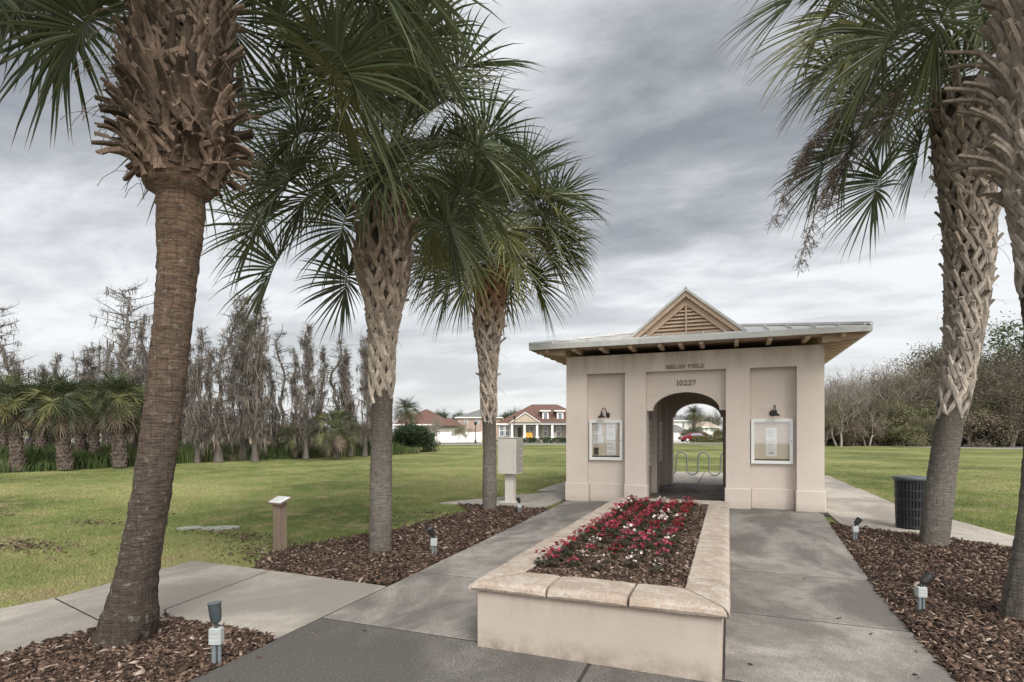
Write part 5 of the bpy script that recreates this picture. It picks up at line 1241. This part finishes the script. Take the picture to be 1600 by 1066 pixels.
# far trees left and centre
far = []
for u in np.linspace(655, 800, 12): far.append((u+rr.uniform(-4,4), rr.uniform(125,140), rr.uniform(640,652), 'dgn'))
far.append((940,135,640,'dgn')); far.append((895,130,645,'dgn'))
putline(far, 'behind the houses', 'dark trees behind the houses')
far = [(u+rr.uniform(-6,6), rr.uniform(75,100), rr.uniform(652,668), rr.choice(['bud0','bud1','shr'])) for u in np.linspace(-120, 600, 20)]
putline(far, 'far behind the cypresses', 'low trees far behind the cypresses')
far = [(1045,128,640,'dgn'),(1066,125,650,'grn'),(1090,125,645,'bud1'),(1108,120,650,'dgn'),(1128,100,642,'bud0'),(1142,100,640,'bud1'),(1160,100,640,'dgn'),(1090,96,668,'grn'),(1078,97,672,'shr'),(1101,96,676,'shr'),(1125,92,672,'shr')]
putline(far, 'seen through the arch', 'trees seen through the arch')
place(BP[3], W(1084, 112), 0, Z(634,112)/HTOP[3], 'feathery palm behind the white houses, seen through the arch', 'palm')
# shrub right of the second palm and other small plants
place(T_shr[1], W(632, 45), 0, (1.15,1.15,Z(668,45)/3), 'dense dark green shrub at the lawn edge right of the second palm', 'shrub')
place(T_shr[1], W(652, 62), 1, (.6,.6,.5), 'small dark green shrub beside the white fence end', 'shrub')
for (u, t, v, k, l) in ((676,72,652,0,'bare young tree in front of the white fence, first from the left'),(684,80,656,0,'thin bare young tree in front of the white fence, second from the left'),(716,74,667,1,'low bushy young tree before the white fence, third from the left'),(729,78,660,0,'bare young tree at the right end of the white fence')):
    place(T_sml[k], W(u, t), rr.uniform(0,6), Z(v,t)/(4.4,4)[k], l, 'tree', 'young trees along the white fence')
# tall reeds and weeds
M['reed'] = pm('reeds', (.055,.10,.025), (.10,.12,.04), .35, .8, isl=.5, trans=.2, c3=(.22,.18,.11), s3=.6, f3=.56)
def reeds(n, poly, hmin, hmax, label, seed, mat='reed', wd=.03):
    rg = np.random.default_rng(seed); pts = np.array(poly); x0_, y0_ = pts.min(0); x1_, y1_ = pts.max(0); x = rg.uniform(x0_, x1_, n*3); y = rg.uniform(y0_, y1_, n*3); k = inpoly(x, y, poly); x, y = x[k][:n], y[k][:n]; n = len(x)
    h = rg.uniform(hmin, hmax, n)*(.75+.35*np.sin(x*.9)*np.sin(y*.7+1)); a = rg.uniform(0,2*pi,n); b = rg.uniform(0,2*pi,n); ln = h*rg.uniform(.05,.45,n); ww = wd*rg.uniform(.6,1.5,n)
    p0 = np.stack([x,y,np.full(n,-.03)],1); s = np.stack([np.cos(a),np.sin(a),np.zeros(n)],1)*ww[:,None]/2; m_ = p0+np.stack([np.cos(b)*ln*.3,np.sin(b)*ln*.3,h*.6],1); e = p0+np.stack([np.cos(b)*ln,np.sin(b)*ln,h],1)
    V = np.stack([p0-s,p0+s,m_+s*.8,e,m_-s*.8],1).reshape(-1,3); o = tris('reeds', V, 5, M[mat]); return tag(o, label, 'reeds', None, 'stuff')
pw = [tuple(G(u,v)[:2]) for u, v in ((-250,752),(0,739),(150,732),(320,722),(460,716),(600,711.5),(655,708))]+[tuple(W(655,56)[:2]), tuple(W(400,44)[:2]), tuple(W(200,40)[:2]), tuple(W(-300,36)[:2])]
reeds(90000, reorder(pw), .55, 1.15, 'tall green reeds along the far edge of the left lawn', 5)
# dry field, roads, kerbs
def strip_px(name, pts_near, pts_far, z, mat):
    a = [tuple(W(u, t)[:2]) for u, t in pts_near]; b = [tuple(W(u, t)[:2]) for u, t in pts_far]; p = reorder(a+b[::-1]); mb = MB(); mb.add([(q[0],q[1],z) for q in p], [tuple(range(len(p)))]); return struct(name, mb.build(name, mat))
M['field'] = pm('dry_field', (.30,.24,.14), (.22,.20,.09), .2, .95, c3=(.14,.16,.06), s3=.5, f3=.55)
M['asphalt'] = pm('asphalt', (.17,.165,.16), (.13,.125,.12), 1, .9); M['kerb'] = pm('pale_kerb', (.50,.46,.40), (.42,.39,.34), 1, .9)
strip_px('field', [(-700,48),(300,52),(640,62)], [(-700,140),(300,140),(640,140)], -.022, M['field'])
strip_px('road', [(-700,68),(640,72),(1000,74)], [(-700,76),(640,80),(1000,82)], -.014, M['asphalt'])
strip_px('pavement', [(200,66),(640,69),(1000,71.5)], [(200,67.2),(640,71),(1000,73.2)], -.008, M['kerb'])
strip_px('driveway', [(600,80.2),(1000,82.2)], [(600,84),(1000,86)], -.010, M['kerb'])
strip_px('road', [(1020,76),(1300,70),(1480,58),(1800,47)], [(1020,84),(1300,78),(1480,66),(1800,54)], -.014, M['asphalt'])
strip_px('pavement', [(1000,74.6),(1300,68.2),(1480,56.2),(1800,45.5)], [(1000,75.4),(1300,69.2),(1480,57.4),(1800,46.5)], -.008, M['kerb'])
M['verge'] = pm('leaf_strewn_verge', (.17,.105,.07), (.22,.16,.10), .8, .95)
strip_px('verge', [(1300,78.2),(1480,66.2),(1800,54.2)], [(1300,84),(1480,72),(1800,60)], -.012, M['verge'])
strip_px('driveway', [(1020,84.3),(1078,83)], [(1020,108),(1078,108)], -.010, M['kerb'])
# -------- houses
M['shingle_r'] = pm('red_brown_shingles', (.115,.062,.048), (.088,.048,.038), 1.5, .9, c3=(.15,.085,.065), s3=14, f3=.5); M['shingle_g'] = pm('grey_shingles', (.16,.165,.155), (.12,.125,.12), 1.5, .9)
M['h_grey'] = pm('grey_siding', (.33,.31,.27), (.29,.27,.24), 1, .85); M['h_pink'] = pm('pink_stucco', (.36,.27,.23), (.32,.24,.2), 1, .85); M['h_white'] = pm('white_siding', (.72,.71,.68), (.66,.65,.63), 1, .7)
M['h_tan'] = pm('tan_siding', (.42,.35,.27), (.38,.31,.24), 1, .8); M['window'] = pm('window_glass', (.10,.12,.14), (.16,.18,.20), 2, .12, spec=.8); M['door'] = pm('dark_door', (.03,.035,.03), None, 2, .5)
def hip(mb, x0, x1, y0_, y1_, z0, z1, ov=.45, th=.16, mat=0):
    x0 -= ov; x1 += ov; y0_ -= ov; y1_ += ov; yc = (y0_+y1_)/2; xc = (x0+x1)/2; h2 = min(y1_-y0_, x1-x0)/2
    if (x1-x0) >= (y1_-y0_): a, b = (x0+h2, yc, z1), (x1-h2, yc, z1)
    else: a, b = (xc, y0_+h2, z1), (xc, y1_-h2, z1)
    V = [(x0,y0_,z0),(x1,y0_,z0),(x1,y1_,z0),(x0,y1_,z0),a,b,(x0,y0_,z0-th),(x1,y0_,z0-th),(x1,y1_,z0-th),(x0,y1_,z0-th)]
    F1 = [(0,1,5,4),(1,2,5),(2,3,4,5),(3,0,4)] if (x1-x0) >= (y1_-y0_) else [(0,1,4),(1,2,5,4),(2,3,5),(3,0,4,5)]
    mb.add(V, F1, mat)
    return V
def house(label, u0, u1, t, depth, vwall, vroof, wallm, roofm, wins, extra=None, cat='house', z0=0, shape='hip', rot=0):
    k = t/F; wd = (u1-u0)*k; zw = Z(vwall, t); zr = Z(vroof, t+depth/2); e_ = empty('house', W((u0+u1)/2, t), YAW+rot, label, cat)
    mb = MB(); mb.box(-wd/2, wd/2, 0, depth, 0, zw); w_ = mb.build('wall', M[wallm], e_)
    mb = MB(); V = hip(mb, -wd/2, wd/2, 0, depth, zw+.02, zr); mb.build('roof', M[roofm], e_)
    mb = MB(); x0_, x1_, ya, yb = V[0][0], V[1][0], V[0][1], V[2][1]; mb.box(x0_, x1_, ya, yb, zw-.2, zw+.018); mb.build('fascia', M['h_white'], e_)
    for (ua, ub, va, vb) in wins:
        xa, xb = (ua-(u0+u1)/2)*k, (ub-(u0+u1)/2)*k; za, zb = Z(vb, t), Z(va, t)
        mb = MB(); mb.box(xa-.1, xb+.1, -.06, .05, za-.1, zb+.1); f_ = mb.build('window', M['h_white'], e_)
        mb = MB(); mid = (xa+xb)/2; mb.box(xa, xb, -.075, -.055, za, zb); mb.build('pane', M['window'], f_)
        mb = MB(); mb.box(xa, xb, -.09, -.076, (za+zb)/2-.04, (za+zb)/2+.04); mb.build('glazing_bar', M['h_white'], f_)
    if extra: extra(e_, k, (u0+u1)/2, t)
    return e_
def porch(e_, k, uc, t):
    X = lambda u: (u-uc)*k; z = lambda v: Z(v, t)
    # recessed dark porch wall is the house wall; porch roof, beam and columns come forward
    y = -2.6; xl_, xr_ = X(801), X(925)
    mb = MB(); mb.box(xl_, xr_, y, .0, 0, .35); mb.build('porch_floor', M['kerb'], e_)
    mb = MB(); mb.box(xl_-.3, xr_, y-.2, -.001, z(664), z(660.5)); mb.build('porch_beam', M['h_white'], e_)
    mb = MB(); mb.add([(xl_-.5,y-.5,z(660.5)),(xr_,y-.5,z(660.5)),(xr_,1.5,z(655)),(xl_-.5,1.5,z(655))], [(0,1,2,3)]); mb.build('porch_roof', M['shingle_r'], e_)
    for u in (800,819,838,861,884,905):
        mb = MB(); mb.bbox(X(u)-.17, X(u)+.17, y-.1, y+.24, .35, z(664), .02); mb.bbox(X(u)-.25, X(u)+.25, y-.18, y+.32, .35, .9, .02); mb.build('porch_column', M['h_white'], e_)
    # front gable
    mb = MB(); mb.prism([(X(799),z(661)),(X(841),z(661)),(X(820),z(648))], y-.3, 2); g_ = mb.build('front_gable', M['h_tan'], e_)
    for s_, a, b in ((1, 796, 820),(2, 844, 820)):
        mb = MB(); P_ = [(X(a),z(662.5)),(X(b),z(646.5)),(X(b),z(645)),(X(a),z(661))]; mb.prism(P_ if s_ == 1 else P_[::-1], y-.45, 2); mb.build('gable_trim', M['h_white'], e_)
    mb = MB(); mb.prism([(X(795),z(661)),(X(820),z(645)),(X(845),z(661)),(X(820),z(646))], y-.2, 3); mb.build('gable_roof', M['shingle_r'], e_)
    for u in (853, 876):   # dormers
        mb = MB(); mb.box(X(u-5), X(u+5), .9, 4.5, z(657), z(643)); d_ = mb.build('dormer', M['h_white'], e_)
        mb = MB(); mb.box(X(u-2.6), X(u+2.6), .86, .9, z(654.5), z(645)); mb.build('pane', M['window'], d_)
        mb = MB(); mb.box(X(u-9), X(u+8), .6, 4.8, z(642.8), z(640.8)); mb.build('dormer_roof', M['h_white'], e_)
        mb = MB(); hip(mb, X(u-8), X(u+7), 1, 5, z(640.5), z(637), .1); mb.build('dormer_cap', M['shingle_r'], e_)
    mb = MB(); mb.box(X(809), X(815), -.05, .02, .35, z(668)); mb.build('door', M['door'], e_)
house('grey house with red brown roof, white porch columns and two dormers', 778, 930, 86, 11, 662, 632, 'h_grey', 'shingle_r', [(781,787,665,681),(790,796,665,681),(828,834,667,681),(849,855,667,681),(870,876,667,681)], porch)
def lowwing(e_, k, uc, t):
    X = lambda u: (u-uc)*k; mb = MB(); hip(mb, X(686), X(718), -3, 6, Z(666,t), Z(653,t), .5); mb.build('wing_roof', M['shingle_r'], e_)
    mb = MB(); mb.box(X(687), X(717), -2.9, -.001, 0, Z(666.5,t)); mb.build('wing', M['h_grey'], e_)
house('low house with a long red roof behind the left part of the white fence', 618, 700, 92, 12, 663, 640, 'h_grey', 'shingle_r', [(650,656,669,679)], lowwing)
house('pink two-storey house with grey hip roof behind the fence', 714, 782, 112, 12, 652, 641, 'h_pink', 'shingle_g', [(726,730,656,662),(744,748,656,662)])
house('white house with grey roof and garage seen left through the arch', 1036, 1077, 112, 12, 657, 648, 'h_white', 'shingle_g', [(1066,1069,661,668)],
      lambda e_, k, uc, t: (MB().box((1040-uc)*k, (1062-uc)*k, -4, -.001, 0, Z(674,t)).build('garage', M['h_white'], e_), (lambda m: (hip(m, (1039-uc)*k, (1063-uc)*k, -4.1, 2, Z(674,t), Z(664,t), .3), m.build('garage_roof', M['shingle_g'], e_)))(MB()), MB().box((1043-uc)*k, (1059-uc)*k, -4.05, -3.999, 0, Z(678,t)).build('garage_door', M['alu'], e_)))
house('white two-storey house with tan hip roof seen right through the arch', 1099, 1121, 112, 9, 667, 659, 'h_white', 'h_tan', [(1102,1105,669,673),(1110,1117,670,674),(1104,1112,679,685)])
house('far tan house behind the cypress row at left', 130, 175, 100, 9, 672, 664, 'h_tan', 'shingle_g', [(138,144,675,681),(155,162,675,681)])
house('far pinkish house behind the middle cypresses', 385, 440, 105, 9, 670, 660, 'h_pink', 'shingle_r', [(395,400,673,680),(418,424,673,680)])
# white fence
def fence(label, u0, t0, u1, t1, h):
    a, b = W(u0,t0), W(u1,t1); L = np.linalg.norm(b-a); e_ = empty('fence', a, atan2(b[1]-a[1], b[0]-a[0]), label, 'fence'); n = max(1, int(L/2.4))
    for i in range(n): mb = MB(); mb.box(i*L/n+.06, (i+1)*L/n-.06, -.02, .02, .05, h); mb.build('panel', M['h_white'], e_)
    for i in range(n+1): mb = MB(); mb.bbox(i*L/n-.065, i*L/n+.065, -.065, .065, 0, h+.12, .02); mb.build('post', M['h_white'], e_)
fence('long white vinyl fence in front of the red roofed low house', 652, 80, 752, 86, 1.55)
fence('short return of the white fence running back at its left end', 652, 80, 646, 92, 1.55)
# hedge through arch
mb = MB(); rg = np.random.default_rng(8); c_ = W(1080, 90)
n = 5000; x = rg.uniform(0, 8, n); y = rg.uniform(0, 1.2, n); z = rg.uniform(0, .95, n); ends = [((x[i],y[i],z[i]), 0) for i in range(n)]
tufts(mb, ends, rg, 1, .10, .04); o = mb.build('hedge', M['l_olive']); o.location = W(1084, 88); o.rotation_euler = (0,0,YAW); tag(o, 'clipped low hedge in front of the houses seen through the arch', 'hedge')
for i, (u, wd) in enumerate(((806,3.0),(826,4.2),(850,4.5),(872,4))):
    mb = MB(); n = 900; ends = [((rg.uniform(0,wd), rg.uniform(0,1), rg.uniform(0,.7)), 0) for _ in range(n)]; tufts(mb, ends, rg, 1, .10, .05); o = mb.build('foundation_shrub', M['l_dkgreen']); o.location = W(u, 81.5); o.rotation_euler = (0,0,YAW); tag(o, 'low dark shrub clump, %s from the left before the porch of the grey house' % ORD[i], 'shrub', 'shrubs in front of the porch house')
# yellow and grey porch chairs
M['yellow'] = pm('yellow_paint', (.60,.36,.05), None, 4, .6)
def chair(u, mat, lab):
    e_ = empty('porch_chair', W(u, 83.9, .35), YAW, lab, 'chair', 'chairs on the porch')
    mb = MB(); mb.bbox(-.4,.4,-.4,.35,.38,.46,.02); mb.build('seat', mat, e_); mb = MB(); mb.bbox(-.4,.4,.28,.36,.46,1.15,.02); mb.build('backrest', mat, e_)
    for sx_ in (-.36,.36):
        for sy_ in (-.34,.3): mb = MB(); mb.bbox(sx_-.04,sx_+.04,sy_-.04,sy_+.04,0,.38,.005); mb.build('leg', mat, e_)
chair(823, M['yellow'], 'yellow chair on the porch, left of the middle column'); chair(828, M['yellow'], 'second yellow chair on the porch, beside the middle column'); chair(866, M['h_grey'], 'grey chair at the right part of the porch')
# street lamps
def lamp(u, t, v, lab):
    h = Z(v, t); e_ = empty('street_lamp', W(u, t), YAW, lab, 'street lamp', 'black street lamps by the houses')
    mb = MB(); mb.lathe([(.16,0),(.16,.25),(.09,.5),(.06,.7),(.045,h-.6),(.05,h-.55)], n=12); mb.build('pole', M['black'], e_)
    mb = MB(); mb.lathe([(.05,h-.56),(.14,h-.5),(.22,h-.12),(.25,h-.10),(.05,h),(.02,h+.14)], n=10); mb.build('lantern', M['black'], e_)
lamp(743, 78, 659, 'black street lamp standing before the fence left of the third palm'); lamp(804, 80, 650, 'black street lamp in front of the porch house gable')
# cars
M['red_paint'] = pm('dark_red_paint', (.16,.018,.022), (.14,.015,.02), 2, .25); M['white_paint'] = pm('white_car_paint', (.6,.6,.6), None, 2, .25); M['tyre'] = pm('tyre', (.02,.02,.02), None, 8, .8)
def car(u, t, rz, mat, lab):
    e_ = empty('parked_car', W(u, t), rz, lab, 'car')
    prof = [(-2.2,.35),(-2.25,.62),(-2.15,.85),(-1.6,.93),(-1.05,1.0),(-.45,1.42),(.85,1.45),(1.55,1.02),(2.1,.95),(2.2,.7),(2.2,.35),(1.75,.30),(-1.75,.30)]
    n = len(prof); V = []
    for y, ins in ((-.86,.0),(-.80,.06),(.80,.06),(.86,.0)):
        pass
    V = [(x,-.88+(.16 if z > 1.2 else 0),z) for x,z in prof]+[(x,.88-(.16 if z > 1.2 else 0),z) for x,z in prof]
    mb = MB(); mb.add(V, [tuple(range(n)), tuple(range(2*n-1,n-1,-1))]+[((i+1)%n,i,n+i,n+(i+1)%n) for i in range(n)]); mb.build('body', mat, e_)
    for s_ in (-1,1):
        mb = MB(); P_ = [(-.92,1.02),(-.42,1.36),(.80,1.38),(1.3,1.03)]
        V = [(x, s_*(.885-(.13 if z > 1.2 else 0)), z) for x,z in P_]; V += [(x, y-s_*.03, z) for x,y,z in V]
        mb.add(V, [(0,1,2,3),(7,6,5,4),(0,4,5,1),(1,5,6,2),(2,6,7,3),(3,7,4,0)]); mb.build('side_window', M['window'], e_)
        for x in (-1.4,1.4):
            mb = MB(); mb.lathe([(0,-.11),(.24,-.11),(.33,-.09),(.34,0),(.33,.09),(.24,.11),(0,.11)], (x, s_*.80, .33), 18, M=[[1,0,0],[0,0,1],[0,-1,0]]); w_ = mb.build('wheel', M['tyre'], e_)
            mb = MB(); mb.lathe([(0,-.01),(.19,-.01),(.19,.01),(0,.01)], (x, s_*.92, .33), 14, M=[[1,0,0],[0,0,1],[0,-1,0]]); mb.build('rim', M['alu'], w_)
    for x, y in ((-2.2,-.6),(-2.2,.6)): mb = MB(); mb.bbox(x-.06,x+.02,y-.18,y+.18,.62,.76,.01); mb.build('headlight', M['alu'], e_)
car(1083, 90, YAW+.15, M['red_paint'], 'dark red car parked by the white houses, seen through the arch')
car(5, 60, YAW+.2, M['white_paint'], 'white car parked far left behind the sabal palms')
car(143, 72, YAW, M['white_paint'], 'white car between the palm trunks left of the leaning palm')
for o in list(bpy.data.objects):      # drop prototypes that were never placed
    if o.parent is None and o.type == 'EMPTY' and not o.get('label'):
        for c_ in list(o.children): bpy.data.objects.remove(c_)
        bpy.data.objects.remove(o)
for o in bpy.data.objects:
    if 'used' in o: del o['used']
